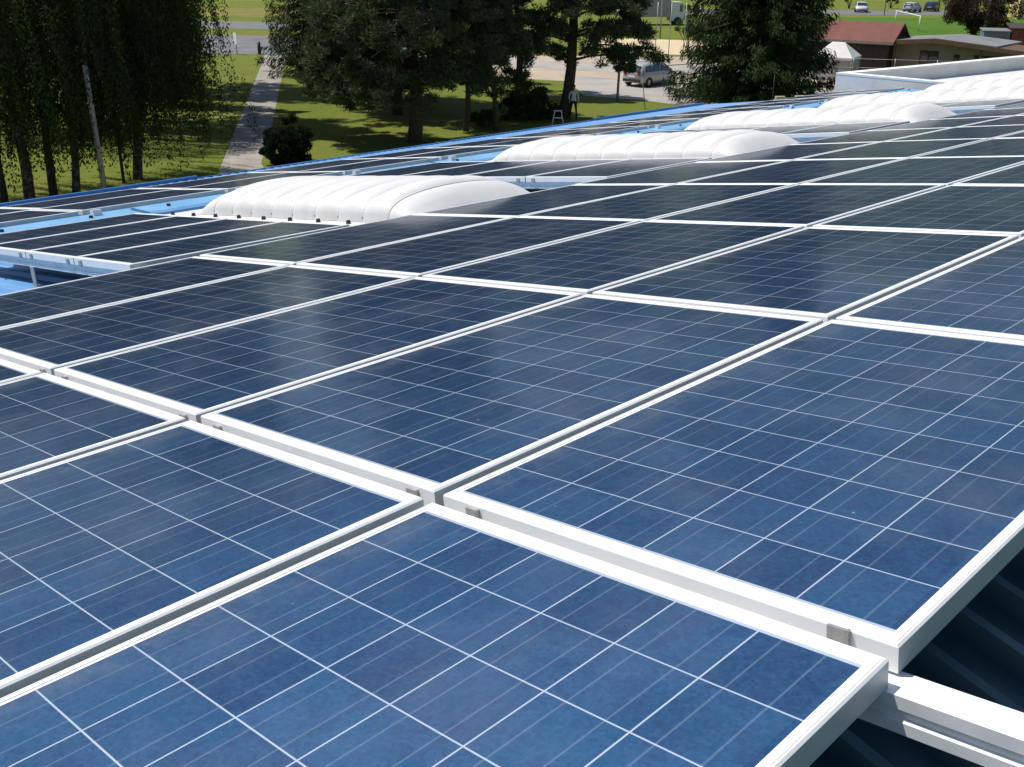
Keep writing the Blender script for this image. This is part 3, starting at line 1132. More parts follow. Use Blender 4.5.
# centre
spruce('dark spruce right of the path beside the road', -13.2, 77.0, 30, 5.0, 40, 14, 'spruces on the lawn', z0=0.6, twig=110)
L1 = [(2.4, 185, 5.2, 1.1), (2.6, 215, 5.0, 1.2), (2.3, 160, 4.6, 0.8), (2.7, 245, 4.2, 1.1), (2.9, 5, 4.0, 0.8), (2.6, 330, 3.6, 0.8), (3.2, 178, 5.6, 1.4), (3.0, 140, 4.4, 0.6), (3.0, 200, 4.4, 1.2), (3.5, 170, 5.0, 1.7), (2.9, 235, 4.6, 1.6), (3.4, 300, 3.6, 0.9), (3.2, 15, 3.4, 0.8), (4.0, 330, 4.2, 0.9), (4.4, 255, 4.4, 1.0), (4.2, 195, 4.6, 0.9),
      (4.7, 150, 4.0, 0.9), (5.0, 30, 3.6, 0.7), (5.3, 285, 4.4, 0.9), (5.6, 220, 4.4, 0.8), (5.9, 345, 4.0, 0.7), (6.1, 180, 4.2, 0.8), (3.8, 60, 3.0, 0.6), (2.7, 265, 3.0, 1.2), (2.6, 190, 3.6, 1.3)]
pine('thick trunked pine with wide drooping limbs right of the path', -4.66, 48.9, 14, 0.30, L1 + pine_limbs(6.4, 13.5, 20, 4.2, 1.2), nper=80)
pine('slender pine with a straight thin trunk between the two large pines', -2.41, 52.2, 11, 0.13, [(2.9, 250, 1.8, 0.4), (3.4, 20, 1.9, 0.4), (3.9, 140, 2.0, 0.5), (4.3, 300, 2.2, 0.5)] + pine_limbs(4.6, 10.6, 14, 2.3, 0.8, 0.4), nper=70)
pine('slender pine with a crooked trunk left of the tall grey pine', -0.9, 52.4, 10, 0.12, [(2.4, 330, 1.7, 0.4), (2.9, 210, 1.9, 0.5), (3.3, 80, 1.8, 0.4), (3.7, 350, 2.2, 0.6), (4.3, 270, 2.2, 0.5)] + pine_limbs(4.6, 9.6, 12, 2.2, 0.8, 0.4), lean=(-1.2, 0), nper=70)
L2 = [(2.9, 338, 3.7, 0.9), (3.3, 335, 4.4, 1.1), (4.0, 350, 4.4, 0.6), (4.2, 300, 3.6, 0.6), (3.9, 185, 3.0, 0.7), (4.7, 200, 3.4, 0.7), (5.0, 10, 3.6, 0.5), (5.4, 260, 3.4, 0.5), (5.6, 330, 3.8, 0.6), (5.9, 170, 3.2, 0.5), (6.3, 30, 3.2, 0.5), (6.6, 220, 3.4, 0.5)]
pine('tall leaning pine with a person standing beside its trunk', 2.63, 56.8, 15, 0.29, L2 + pine_limbs(7, 14.5, 18, 3.2, 1.0, 0.4), lean=(1.5, 0), nper=75)
pine('background pine behind the parking place, its trunk hidden', -8.2, 63.0, 15, 0.26, pine_limbs(1.8, 14.5, 34, 4.4, 1.0, 0.8), nper=80)
pine('bushy pine between the slender pines and the parking place', 0.2, 66.5, 14, 0.20, pine_limbs(2.2, 13.5, 26, 3.4, 1.0, 0.7), nper=80)
pine('bushy pine right behind the thick trunked pine', -6.4, 57.5, 22, 0.24, pine_limbs(1.9, 21, 50, 4.2, 2.2, 1.0), nper=80)
pine('added tall pine behind the weeping birches, its unseen high crown shading the path', -19.6, 55.0, 23, 0.26, pine_limbs(7.4, 22, 40, 4.8, 2.0, 0.5), nper=80)  # added to shade the path and darken panel reflections, crown out of view
pine('added tall pine beside the narrow dark spruce, its unseen high crown shading the path', -22.6, 69.0, 26, 0.28, pine_limbs(8.4, 25, 40, 5.2, 2.0, 0.5), nper=80)  # put in for its shade on the path, crown out of view
pine('added tall pine right of the path, its unseen high crown darkening panel reflections', -10.4, 61.5, 24, 0.24, pine_limbs(6.6, 23, 44, 5.0, 2.2, 0.8), nper=80)  # added to close the sky gap that the panels reflect
bush('dark round bush at the near end of the path', -9.5, 43.6, 1.15, 1.1, 1.95, 13000, M['dark_bush_leaf'], lumps=70, zlo=0.06)
bush('green bush beneath the tall leaning pine', 0.9, 56.5, 1.7, 1.3, 2.25, 14000, M['bush_leaf'], lumps=70, zlo=0.06)
bush('low straggly bush between the slender pine trunks', -1.5, 53.6, 1.0, 0.9, 1.0, 2600, M['bush_leaf'])
# right
spruce('large dark spruce at the corner of the parking place', 14.5, 64.2, 22, 5.0, 36, 17, 'spruces on the lawn', z0=0.4, twig=150)
bush('thin light green young tree left of the large spruce', 15.4, 96.0, 1.3, 1.3, 6.5, 2600, M['bush_leaf'], 'tree', name='young_tree', size=0.12, lumps=26)
t = bush('round purple leaved plum tree behind the pavilion', 50.0, 118.0, 4.2, 4.0, 8.6, 22000, M['plum_leaf'], 'tree', name='plum_tree', size=0.17, lumps=60, zlo=0.12)
for i, (x, y, h, lb) in enumerate(((53.6, 176, 6, 'young roadside tree left of the white parked car'), (61.0, 178, 6, 'young roadside tree between the two right hand cars'), (68.8, 178.0, 6.5, 'young roadside tree behind the dark parked car'), (44.0, 176, 5.5, 'young roadside tree at the left end of the car row'))):
    bush(lb, x, y, 1.1, 1.1, h, 900, M['bush_leaf'], 'tree', group='young trees along the far road', name='young_tree', size=0.16, lumps=12)

# ------------------------------------------------------------------ posts, cars, houses
M['pole_wood'] = mat('grey_pole_wood', (0.26, 0.245, 0.22), (0.18, 0.17, 0.15), 4, 0.85)
M['pole_light'] = mat('silvered_pole_wood', (0.40, 0.385, 0.35), (0.29, 0.275, 0.25), 4, 0.85)
M['galv'] = mat('galvanised_steel', (0.34, 0.35, 0.36), (0.26, 0.27, 0.28), 6, 0.5, 0.4)
M['white_paint'] = mat('white_paint', (0.78, 0.78, 0.76), (0.66, 0.66, 0.64), 5, 0.5)
M['tyre'] = mat('tyre_rubber', (0.02, 0.02, 0.02), (0.03, 0.03, 0.03), 10, 0.8)
M['rim'] = mat('alloy_rim', (0.40, 0.41, 0.42), (0.30, 0.31, 0.32), 10, 0.35, 0.7)
M['auto_glass'] = mat('tinted_glass', (0.015, 0.02, 0.028), (0.02, 0.026, 0.034), 2, 0.06, spec=0.9)
M['lamp_red'] = mat('red_lamp', (0.30, 0.02, 0.015), (0.22, 0.015, 0.012), 8, 0.2)
M['lamp_white'] = mat('clear_lamp', (0.62, 0.64, 0.66), (0.5, 0.52, 0.54), 8, 0.15)
M['plate'] = mat('number_plate', (0.7, 0.7, 0.68), (0.62, 0.62, 0.6), 12, 0.5)
M['plastic'] = mat('black_plastic', (0.03, 0.03, 0.032), (0.022, 0.022, 0.024), 14, 0.6)


def paint(name, c):
    k = NT(name)
    n = k.noise(3.0, 3)
    k.l(k.mix(k.ramp(n, 0.3, 0.7), c, tuple(x * 0.9 for x in c)), k.b.inputs['Base Color'])
    k.b.inputs['Roughness'].default_value = 0.35
    k.b.inputs['Metallic'].default_value = 0.3
    k.b.inputs['Coat Weight'].default_value = 0.6
    return k.m


def post(name, label, cat, x, y, h, r, m, lean=(0, 0), group=None, r1=None):
    bm = bmesh.new()
    tube(bm, [(0, 0, -0.1), (lean[0] * 0.5, lean[1] * 0.5, h * 0.5), (lean[0], lean[1], h)], [r, (r + (r1 or r)) / 2, r1 or r], 10)
    o = tag(from_bm(name, bm, m), label, cat, group)
    o.location = (x, y, 0)
    return o


post('wooden_pole', 'tall pale grey wooden pole in front of the weeping birches', 'pole', -13.92, 34.8, 4.8, 0.10, M['pole_light'], (-0.06, 0.0), r1=0.08)
post('lamp_pole', 'straight thin dark pole beside the birch nearest the path', 'pole', -14.95, 39.3, 5.6, 0.06, M['plastic'], (0.02, 0))
post('wooden_post', 'short grey wooden post at the back of the grass patch', 'post', 6.18, 63.7, 2.15, 0.075, M['pole_wood'], (0.05, 0))
post('rope_pole', 'thin leaning rod at the right end of the grass patch', 'post', 7.5, 60.4, 1.75, 0.025, M['pole_wood'], (-0.28, 0))
post('power_pole', 'tall pale power pole in front of the purple leaved tree', 'pole', 49.5, 114.7, 8.5, 0.15, M['pole_wood'], (0.3, 0), r1=0.11)
NETX = [(11.9, 91.6, 'leftmost'), (13.0, 91.2, 'second from the left'), (14.2, 91.0, 'third from the left'), (15.3, 90.6, 'fourth from the left'), (17.4, 89.8, 'rightmost')]
for x, y, w_ in NETX:
    post('net_pole', 'thin dark net pole in front of the sand court, %s' % w_, 'net pole', x, y, 4.4, 0.035, M['galv'], (0.05, 0), 'net poles in front of the sand court')
post('lamp_post', 'pale lamp post on the grass behind the sand court', 'lamp post', 15.0, 112.0, 6.0, 0.07, M['galv'])
post('black_bollard', 'short black bollard at the road end of the path', 'bollard', -21.6, 91.0, 1.0, 0.14, M['plastic'])
for i, (x, y, lb) in enumerate(((43.5, 157, 'leftmost'), (53.0, 157.0, 'second from the left'), (62.0, 158.0, 'second from the right'), (74.0, 159, 'rightmost'))):
    post('roadside_pole', 'thin pole beside the far road behind the football pitch, %s' % lb, 'pole', x, y, 5.0, 0.07, M['galv'], group='thin poles beside the far road')

# white sign by the path end
sg = thing('road_sign', 'small white sign board on a post at the road end of the path', 'sign', Matrix.Translation((-23.4, 90.6, 0)) @ Matrix.Rotation(R(-53), 4, 'Z'))
bm = bmesh.new()
tube(bm, [(0, 0, -0.1), (0, 0, 1.2)], 0.04, 8)
from_bm('post', bm, M['galv'], sg)
bm = bmesh.new()
box(bm, -0.32, 0.32, -0.075, -0.045, 0.85, 1.75)
from_bm('board', bm, M['white_paint'], sg, bevel=0.01)

# white trestle by the leaning pine
tr = thing('trestle', 'white wooden trestle standing in front of the leaning pine trunk', 'trestle', Matrix.Translation((2.25, 54.4, 0)) @ Matrix.Scale(0.68, 4))
for sx in (-1, 1):
    for sy in (-1, 1):
        bm = bmesh.new()
        tube(bm, [(sx * 0.44, sy * 0.30, 0.0), (sx * 0.24, sy * 0.03, 1.05)], 0.04, 6)
        from_bm('leg', bm, M['white_paint'], tr)
bm = bmesh.new()
box(bm, -0.32, 0.32, -0.05, 0.05, 1.02, 1.10)
from_bm('beam', bm, M['white_paint'], tr, bevel=0.01)
bm = bmesh.new()
box(bm, -0.34, 0.34, -0.19, -0.15, 0.52, 0.60)
from_bm('brace', bm, M['white_paint'], tr, bevel=0.01)

# ---- cars: +x is forward, y half width 0.86
CAR_ST = [  # x, half width low, sill z, belt z, half width roof, roof z
    (-2.02, 0.70, 0.42, 0.86, 0.56, 0.90), (-1.94, 0.80, 0.30, 0.98, 0.62, 1.20), (-1.70, 0.845, 0.24, 1.00, 0.64, 1.46), (-1.0, 0.86, 0.22, 0.99, 0.66, 1.54),
    (-0.2, 0.86, 0.22, 0.97, 0.66, 1.55), (0.35, 0.86, 0.22, 0.95, 0.65, 1.50), (0.95, 0.86, 0.22, 0.93, 0.62, 1.16), (1.28, 0.85, 0.23, 0.91, 0.66, 0.96), (1.75, 0.80, 0.26, 0.80, 0.62, 0.86), (1.98, 0.70, 0.34, 0.66, 0.52, 0.70)]


def car_body():
    bm = bmesh.new()
    rings = []
    for x, w, s, b, wr, r in CAR_ST:
        half = [(w * 0.92, s), (w, s + 0.16), (w * 1.0, b - 0.12), (w * 0.965, b), (wr + (w - wr) * 0.12, r - 0.06 if r > b + 0.08 else b + 0.6 * (r - b)), (wr * 0.86, r), (wr * 0.35, r + 0.02)]
        ring = [(x, y, z) for y, z in half] + [(x, -y, z) for y, z in half[::-1]]
        rings.append([bm.verts.new(p) for p in ring])
    n = len(rings[0])
    for r0, r1 in zip(rings, rings[1:]):
        for q in range(n):
            bm.faces.new((r0[q], r1[q], r1[(q + 1) % n], r0[(q + 1) % n]))
    bm.faces.new(rings[0])
    bm.faces.new(rings[-1][::-1])
    bmesh.ops.recalc_face_normals(bm, faces=bm.faces)
    me = bpy.data.meshes.new('body')
    bm.to_mesh(me)
    bm.free()
    for p in me.polygons:
        p.use_smooth = True
    return me


CAR_ME = car_body()


def car(label, x, y, heading, col, group=None, sc=1.0):
    t = thing('parked_car', label, 'car', Matrix.Translation((x, y, 0.0)) @ Matrix.Rotation(heading, 4, 'Z') @ Matrix.Diagonal((sc, sc, sc * 0.94, 1)), group)
    me = CAR_ME.copy()
    me.materials.append(col)
    b = bpy.data.objects.new('body', me)
    link(b, t)
    for s in (-1, 1):
        # side windows, 6 mm proud of the body sides
        for x0, x1, z1a, z1b in ((-1.62, -0.95, 1.36, 1.44), (-0.88, -0.05, 1.45, 1.455), (0.02, 0.86, 1.445, 1.14)):
            def yy(z, lo=0.845, hi=0.70):
                return s * (lo - (lo - hi) * (z - 0.98) / 0.5 + 0.010)
            q = [(x0, yy(1.0), 1.0), (x1, yy(1.0), 1.0), (x1 - 0.04, yy(z1b), z1b), (x0 + 0.05, yy(z1a), z1a)]
            q2 = [(a, c - s * 0.03, d) for a, c, d in q]
            from_py('side_window', q + q2, [(0, 1, 2, 3), (7, 6, 5, 4), (0, 4, 5, 1), (1, 5, 6, 2), (2, 6, 7, 3), (3, 7, 4, 0)], M['auto_glass'], t)
        for wx in (-1.28, 1.22):
            bm = bmesh.new()
            prof = [(0.19, 0.0), (0.30, -0.02), (0.325, 0.03), (0.325, 0.17), (0.30, 0.21), (0.19, 0.21)]
            rr = []
            for k_ in range(24):
                a = 2 * math.pi * k_ / 24
                rr.append([bm.verts.new((r_ * math.cos(a), -s * (d_ - 0.02), r_ * math.sin(a))) for r_, d_ in prof])
            for k_ in range(24):
                for q in range(6):
                    bm.faces.new((rr[k_][q], rr[(k_ + 1) % 24][q], rr[(k_ + 1) % 24][(q + 1) % 6], rr[k_][(q + 1) % 6]))
            w = from_bm('wheel', bm, M['tyre'], t, smooth=True)
            w.location = (wx, s * 0.88, 0.325)
            bm = bmesh.new()
            bmesh.ops.create_cone(bm, segments=20, radius1=0.20, radius2=0.20, depth=0.05, cap_ends=True, matrix=Matrix.Rotation(R(90), 4, 'X'))
            rm = from_bm('rim', bm, M['rim'], w, bevel=0.012)
            rm.location = (0, -s * 0.045, 0)
        bm = bmesh.new()
        box(bm, -2.045, -1.93, s * 0.55 - 0.09, s * 0.55 + 0.09, 0.80, 1.05)
        from_bm('tail_lamp', bm, M['lamp_red'], t, bevel=0.02)
        bm = bmesh.new()
        box(bm, 1.80, 1.93, s * 0.52 - 0.13, s * 0.52 + 0.13, 0.62, 0.76)
        from_bm('headlight', bm, M['lamp_white'], t, bevel=0.02)
        bm = bmesh.new()
        box(bm, 0.72, 0.90, s * 0.96 - 0.08, s * 0.96 + 0.08, 0.98, 1.10)
        from_bm('mirror', bm, col, t, bevel=0.02)
    wz = [(0.55, 0.60, 1.43), (0.55, -0.60, 1.43), (1.20, -0.66, 1.03), (1.20, 0.66, 1.03)]
    up = Vector((0.5, 0, 0.8)).normalized() * 0.045
    from_py('windscreen', [tuple(Vector(p) + up) for p in wz] + [tuple(Vector(p) - up * 0.3) for p in wz], [(0, 1, 2, 3), (7, 6, 5, 4), (0, 4, 5, 1), (1, 5, 6, 2), (2, 6, 7, 3), (3, 7, 4, 0)], M['auto_glass'], t)
    rz = [(-1.80, 0.56, 1.40), (-1.80, -0.56, 1.40), (-1.985, -0.62, 1.04), (-1.985, 0.62, 1.04)]
    up = Vector((-1, 0, 0.45)).normalized() * 0.035
    from_py('rear_window', [tuple(Vector(p) + up) for p in rz] + [tuple(Vector(p) - up * 0.3) for p in rz], [(0, 1, 2, 3), (7, 6, 5, 4), (0, 4, 5, 1), (1, 5, 6, 2), (2, 6, 7, 3), (3, 7, 4, 0)], M['auto_glass'], t)
    bm = bmesh.new()
    box(bm, -2.10, -1.95, -0.68, 0.68, 0.36, 0.52)
    box(bm, 1.90, 2.03, -0.64, 0.64, 0.30, 0.46)
    from_bm('bumper', bm, M['plastic'], t, bevel=0.03)
    bm = bmesh.new()
    box(bm, -2.06, -2.01, -0.26, 0.26, 0.64, 0.75)
    from_bm('number_plate', bm, M['plate'], t)
    return t


silver = paint('silver_paint', (0.42, 0.43, 0.44))
white_c = paint('white_car_paint', (0.70, 0.70, 0.70))
darkblue = paint('dark_blue_paint', (0.06, 0.08, 0.14))
lightgrey = paint('light_grey_paint', (0.52, 0.54, 0.57))
car('silver hatchback parked on the dusty parking place left of the large spruce', 9.2, 72.2, R(46), silver, sc=1.03)
car('small white car on the far road, above the red roof', 52.3, 165.6, R(255), white_c, 'cars on the far road')
car('light grey car on the far road, middle of the three distant cars', 60.4, 166.6, R(52), lightgrey, 'cars on the far road')
car('dark blue car on the far road, rightmost of the distant cars', 64.6, 170.0, R(60), darkblue, 'cars on the far road')
M['tarp'] = mat('grey_tarpaulin', (0.40, 0.38, 0.38), (0.32, 0.31, 0.31), 1.0, 0.8)

# lorry seen past the pines
lo = thing('box_lorry', 'grey box bodied lorry parked behind the sand court', 'lorry', Matrix.Translation((16.4, 133.0, 0)) @ Matrix.Rotation(R(6), 4, 'Z'))
bm = bmesh.new()
box(bm, -4.0, 2.2, -1.2, 1.2, 0.95, 3.4)
from_bm('cargo_box', bm, M['tarp'], lo, bevel=0.04)
bm = bmesh.new()
prism(bm, [(2.3, 0.5), (4.1, 0.5), (4.15, 1.5), (3.75, 2.6), (2.3, 2.7)], -1.1, 1.1, 'y')
from_bm('cab', bm, M['white_paint'], lo, bevel=0.05)
bm = bmesh.new()
box(bm, 3.4, 3.75, -1.12, -1.10, 1.55, 2.35)
from_bm('side_window', bm, M['auto_glass'], lo)
for wx in (-2.8, -1.7, 3.2):
    for s in (-1, 1):
        bm = bmesh.new()
        bmesh.ops.create_cone(bm, segments=20, radius1=0.48, radius2=0.48, depth=0.3, cap_ends=True, matrix=Matrix.Translation((wx, s * 1.0, 0.48)) @ Matrix.Rotation(R(90), 4, 'X'))
        from_bm('wheel', bm, M['tyre'], lo, bevel=0.03)

# bar gate right of the car
bg_ = thing('barrier_bar', 'thin dark barrier bar on a post behind the silver car', 'barrier', Matrix.Translation((13.6, 77.2, 0)))
bm = bmesh.new()
tube(bm, [(0, 0, -0.1), (0, 0, 1.0)], 0.06, 8)
from_bm('post', bm, M['plastic'], bg_)
bm = bmesh.new()
tube(bm, [(-2.6, 0.3, 0.72), (0, -0.08, 0.95)], 0.03, 6)
from_bm('bar', bm, M['plastic'], bg_)

# ---- clubhouse with red brown roof
M['red_roof'] = mat('red_brown_roof', (0.17, 0.062, 0.045), (0.135, 0.05, 0.038), 1.2, 0.85)
M['orange_roof'] = mat('orange_roof_tile', (0.42, 0.14, 0.05), (0.34, 0.11, 0.04), 2.5, 0.85)
M['dark_wood'] = mat('dark_stained_wood', (0.05, 0.032, 0.024), (0.032, 0.022, 0.018), 3, 0.8)
M['brown_wood'] = mat('brown_boards', (0.12, 0.066, 0.036), (0.08, 0.045, 0.026), 3, 0.8)
M['cream'] = mat('cream_wall', (0.23, 0.20, 0.155), (0.18, 0.16, 0.125), 0.8, 0.9)
M['grey_roof'] = mat('grey_sheet_roof', (0.20, 0.20, 0.195), (0.15, 0.15, 0.147), 0.7, 0.7)
M['white_canvas'] = mat('white_canvas', (0.60, 0.59, 0.56), (0.50, 0.49, 0.47), 0.9, 0.85)
M['brick'] = mat('dark_red_boards', (0.13, 0.035, 0.028), (0.09, 0.026, 0.022), 1.5, 0.9)
M['tealwall'] = mat('blue_grey_sheet', (0.10, 0.14, 0.16), (0.07, 0.10, 0.12), 1.5, 0.7)
M['yellow_wall'] = mat('yellow_plaster', (0.58, 0.46, 0.20), (0.50, 0.40, 0.17), 0.8, 0.9)


def gable(name, label, x, y, yaw, L, W, eave, ridge, roofm, wallm, over=0.45, cat='house', openings=()):
    """ridge along local x; front is local -y"""
    t = thing(name, label, cat, Matrix.Translation((x, y, 0)) @ Matrix.Rotation(yaw, 4, 'Z'))
    hw = W / 2
    bm = bmesh.new()
    prism(bm, [(-hw, -0.1), (hw, -0.1), (hw, eave), (0, ridge - 0.08), (-hw, eave)], -L / 2, L / 2, 'x')
    from_bm('wall', bm, wallm, t)
    bm = bmesh.new()
    sl_ = (ridge - eave) / hw
    e = hw + over
    th = 0.10
    prism(bm, [(-e, eave - sl_ * over + 0.02), (0, ridge + 0.02), (e, eave - sl_ * over + 0.02), (e, eave - sl_ * over + th), (0, ridge + th + 0.03), (-e, eave - sl_ * over + th)], -L / 2 - over, L / 2 + over, 'x')
    from_bm('roof', bm, roofm, t)
    bm = bmesh.new()
    box(bm, -L / 2 - over + 0.01, L / 2 + over - 0.01, -e - 0.03, -e - 0.003, eave - sl_ * over - 0.08, eave - sl_ * over + 0.08)
    from_bm('fascia', bm, M['pole_wood'], t)
    for kind, x0, x1, z0, z1 in openings:
        bm = bmesh.new()
        box(bm, x0, x1, -hw - 0.04, -hw + 0.02, z0, z1)
        w = from_bm(kind, bm, M['dark_wood'], t)
        if kind == 'window':
            bm = bmesh.new()
            box(bm, x0 + 0.07, (x0 + x1) / 2 - 0.03, -hw - 0.055, -hw - 0.043, z0 + 0.07, z1 - 0.07)
            box(bm, (x0 + x1) / 2 + 0.03, x1 - 0.07, -hw - 0.055, -hw - 0.043, z0 + 0.07, z1 - 0.07)
            from_bm('pane', bm, M['auto_glass'], w)
    return t
RR = Vector((28.8, 80.5, 0))
ey = R(-34)
ee = Vector((math.cos(ey), math.sin(ey), 0))
hc = RR - ee * 3.55
gable('clubhouse', 'low clubhouse with a big red brown roof and dark gable behind the annex', hc.x, hc.y, ey, 6.3, 3.9, 2.46, 3.46, M['red_roof'], M['dark_wood'], 0.42,
      openings=(('door', 1.2, 2.1, 0.0, 1.95), ('window', -0.6, 0.5, 0.9, 1.8)))
gable('tiled_shed', 'shed with an orange tiled roof half hidden by the large spruce', 22.6, 84.6, R(-20), 4.4, 3.2, 2.15, 2.95, M['orange_roof'], M['cream'], 0.3, cat='shed')

# pavilion: ridge runs away from the camera, broad gable in front
pa = thing('pavilion', 'cream pavilion with a low grey roof and brown verge boards behind the annex', 'pavilion', Matrix.Translation((29.91, 77.0, 0)) @ Matrix.Rotation(R(-40), 4, 'Z'))
prof_r = [(-3.6, 2.36), (0, 2.68), (4.2, 2.38), (4.2, 2.47), (0, 2.78), (-3.6, 2.45)]
bm = bmesh.new()
prism(bm, prof_r, 0.06, 6.0, 'y')
from_bm('roof', bm, M['grey_roof'], pa)
bm = bmesh.new()
prism(bm, [(-3.65, 2.14), (0, 2.46), (8.2, 1.80), (8.2, 2.06), (4.25, 2.40), (0, 2.75), (-3.65, 2.42)], 0.0, 0.055, 'y')
from_bm('verge_board', bm, M['brown_wood'], pa)
bm = bmesh.new()
prism(bm, [(4.25, 2.26), (8.2, 1.92), (8.2, 2.02), (4.25, 2.36)], 0.06, 4.5, 'y')
from_bm('lean_to_roof', bm, M['brown_wood'], pa)
bm = bmesh.new()
prism(bm, [(-3.1, -0.1), (7.6, -0.1), (7.6, 1.88), (4.2, 2.20), (0, 2.56), (-3.1, 2.30)], 0.75, 4.4, 'y')
from_bm('wall', bm, M['cream'], pa)
for x0, x1, z0, z1, kind in ((-1.2, 0.1, 0.95, 1.85, 'window'), (1.2, 1.6, 1.1, 1.7, 'window'), (2.6, 4.6, 0.7, 1.75, 'window'), (5.2, 5.9, 0.0, 1.75, 'door'), (6.3, 7.2, 0.8, 1.6, 'window')):
    bm = bmesh.new()
    box(bm, x0, x1, 0.70, 0.76, z0, z1)
    w = from_bm(kind, bm, M['dark_wood'], pa)
    if kind == 'window':
        bm = bmesh.new()
        nn = max(1, int((x1 - x0) / 0.6))
        for q in range(nn):
            wd = (x1 - x0) / nn
            box(bm, x0 + q * wd + 0.06, x0 + (q + 1) * wd - 0.06, 0.685, 0.697, z0 + 0.06, z1 - 0.06)
        from_bm('pane', bm, M['auto_glass'], w)
for x in (-2.9, 3.2, 7.9):
    bm = bmesh.new()
    box(bm, x - 0.06, x + 0.06, 0.10, 0.22, -0.1, 2.45 - 0.08 * abs(x) - (0.0 if x < 5 else -0.05))
    from_bm('post', bm, M['brown_wood'], pa)

# canopy tent
tt_ = thing('canopy_tent', 'small white canopy tent with grey walls between the spruce and the clubhouse', 'tent', Matrix.Translation((22.9, 76.5, -0.1)) @ Matrix.Rotation(R(-30), 4, 'Z') @ Matrix.Scale(0.86, 4))
from_py('canopy', [(-1.6, -1.6, 1.95), (1.6, -1.6, 1.95), (1.6, 1.6, 1.95), (-1.6, 1.6, 1.95), (-0.5, 0, 3.05), (0.5, 0, 3.05), (-1.6, -1.6, 1.75), (1.6, -1.6, 1.75), (1.6, 1.6, 1.75), (-1.6, 1.6, 1.75)],
        [(0, 1, 5, 4), (1, 2, 5), (2, 3, 4, 5), (3, 0, 4), (0, 6, 7, 1), (1, 7, 8, 2), (2, 8, 9, 3), (3, 9, 6, 0)], M['white_canvas'], tt_)
bm = bmesh.new()
box(bm, -1.52, 1.52, -1.52, -1.49, 0.0, 1.78)
box(bm, 1.49, 1.52, -1.487, 1.52, 0.0, 1.78)
from_bm('side_wall', bm, M['tarp'], tt_)
for sx in (-1, 1):
    for sy in (-1, 1):
        bm = bmesh.new()
        tube(bm, [(sx * 1.56, sy * 1.56, 0), (sx * 1.56, sy * 1.56, 1.9)], 0.03, 6)
        from_bm('pole', bm, M['galv'], tt_)

# board pile in the yard
bp = bmesh.new()
for q in range(4):
    box(bp, -1.1 + 0.1 * q, 1.2 - 0.07 * q, -0.55 + 0.14 * q, -0.43 + 0.14 * q, 0.05 + 0.055 * q, 0.10 + 0.055 * q)
for q in range(5):
    box(bp, -1.2, 1.2, -0.5 + q * 0.2, -0.35 + q * 0.2, 0.0, 0.048)
o = tag(from_bm('board_pile', bp, M['yellow_wood']), 'loose pile of pale boards in the yard in front of the clubhouse', 'boards')
o.matrix_world = Matrix.Translation((25.0, 78.6, 0)) @ Matrix.Rotation(R(-30), 4, 'Z') @ Matrix.Scale(0.9, 4)

# wire fence in front of the pavilion
fe = thing('wire_fence', 'wire fence with thin steel posts in front of the clubhouse and pavilion', 'fence', Matrix.Identity(4))
fp0, fp1 = Vector((20.5, 74.0, 0)), Vector((39.0, 70.0, 0))
for q in range(8):
    p = fp0.lerp(fp1, q / 7)
    bm = bmesh.new()
    tube(bm, [(p.x, p.y, -0.1), (p.x, p.y, 1.75)], 0.03, 6)
    from_bm('post', bm, M['galv'], fe)
for z in (0.5, 1.1, 1.68):
    bm = bmesh.new()
    tube(bm, [fp0 + Vector((0, 0, z)), fp1 + Vector((0, 0, z))], 0.012, 5)
    from_bm('wire', bm, M['galv'], fe)

# far right
sb = thing('boarded_shed', 'dark red boarded shed behind the pavilion at the photo\'s right edge', 'shed', Matrix.Translation((47.0, 95.5, -0.25)) @ Matrix.Rotation(R(-18), 4, 'Z'))
bm = bmesh.new()
box(bm, -3.0, 4.0, 0, 4.0, -0.1, 2.45)
from_bm('wall', bm, M['brick'], sb)
bm = bmesh.new()
prism(bm, [(-0.3, 2.452), (4.3, 2.65), (4.3, 2.75), (-0.3, 2.55)], -3.2, 4.2, 'x')
from_bm('roof', bm, M['dark_wood'], sb)
bm = bmesh.new()
for q in range(6):
    box(bm, -2.7 + q * 1.1, -2.6 + q * 1.1, -0.05, 0.02, 0.0, 2.3)
box(bm, -2.7, 3.0, -0.06, -0.052, 1.6, 1.72)
from_bm('batten', bm, M['brown_wood'], sb)
cn = thing('sheet_container', 'blue grey sheet metal container left of the dark red shed', 'container', Matrix.Translation((42.9, 96.8, -0.3)) @ Matrix.Rotation(R(-18), 4, 'Z'))
bm = bmesh.new()
box(bm, -1.0, 1.15, 0, 4.0, -0.05, 2.25)
for q in range(8):
    box(bm, -0.95 + q * 0.26, -0.83 + q * 0.26, -0.05, 0.0, 0.05, 2.2)
from_bm('body', bm, M['tealwall'], cn)
bm = bmesh.new()
box(bm, -1.08, 1.23, -0.08, 4.05, 2.253, 2.33)
from_bm('roof', bm, M['grey_roof'], cn)
gable('yellow_house', 'distant yellow house at the photo\'s top right corner', 74.0, 152.0, R(-14), 9.0, 7.0, 3.4, 5.2, M['red_roof'], M['yellow_wall'], 0.4, openings=(('window', -3.5, -2.5, 1.0, 2.2), ('window', -1.2, -0.2, 1.0, 2.2), ('door', 0.8, 1.8, 0.0, 2.1)))

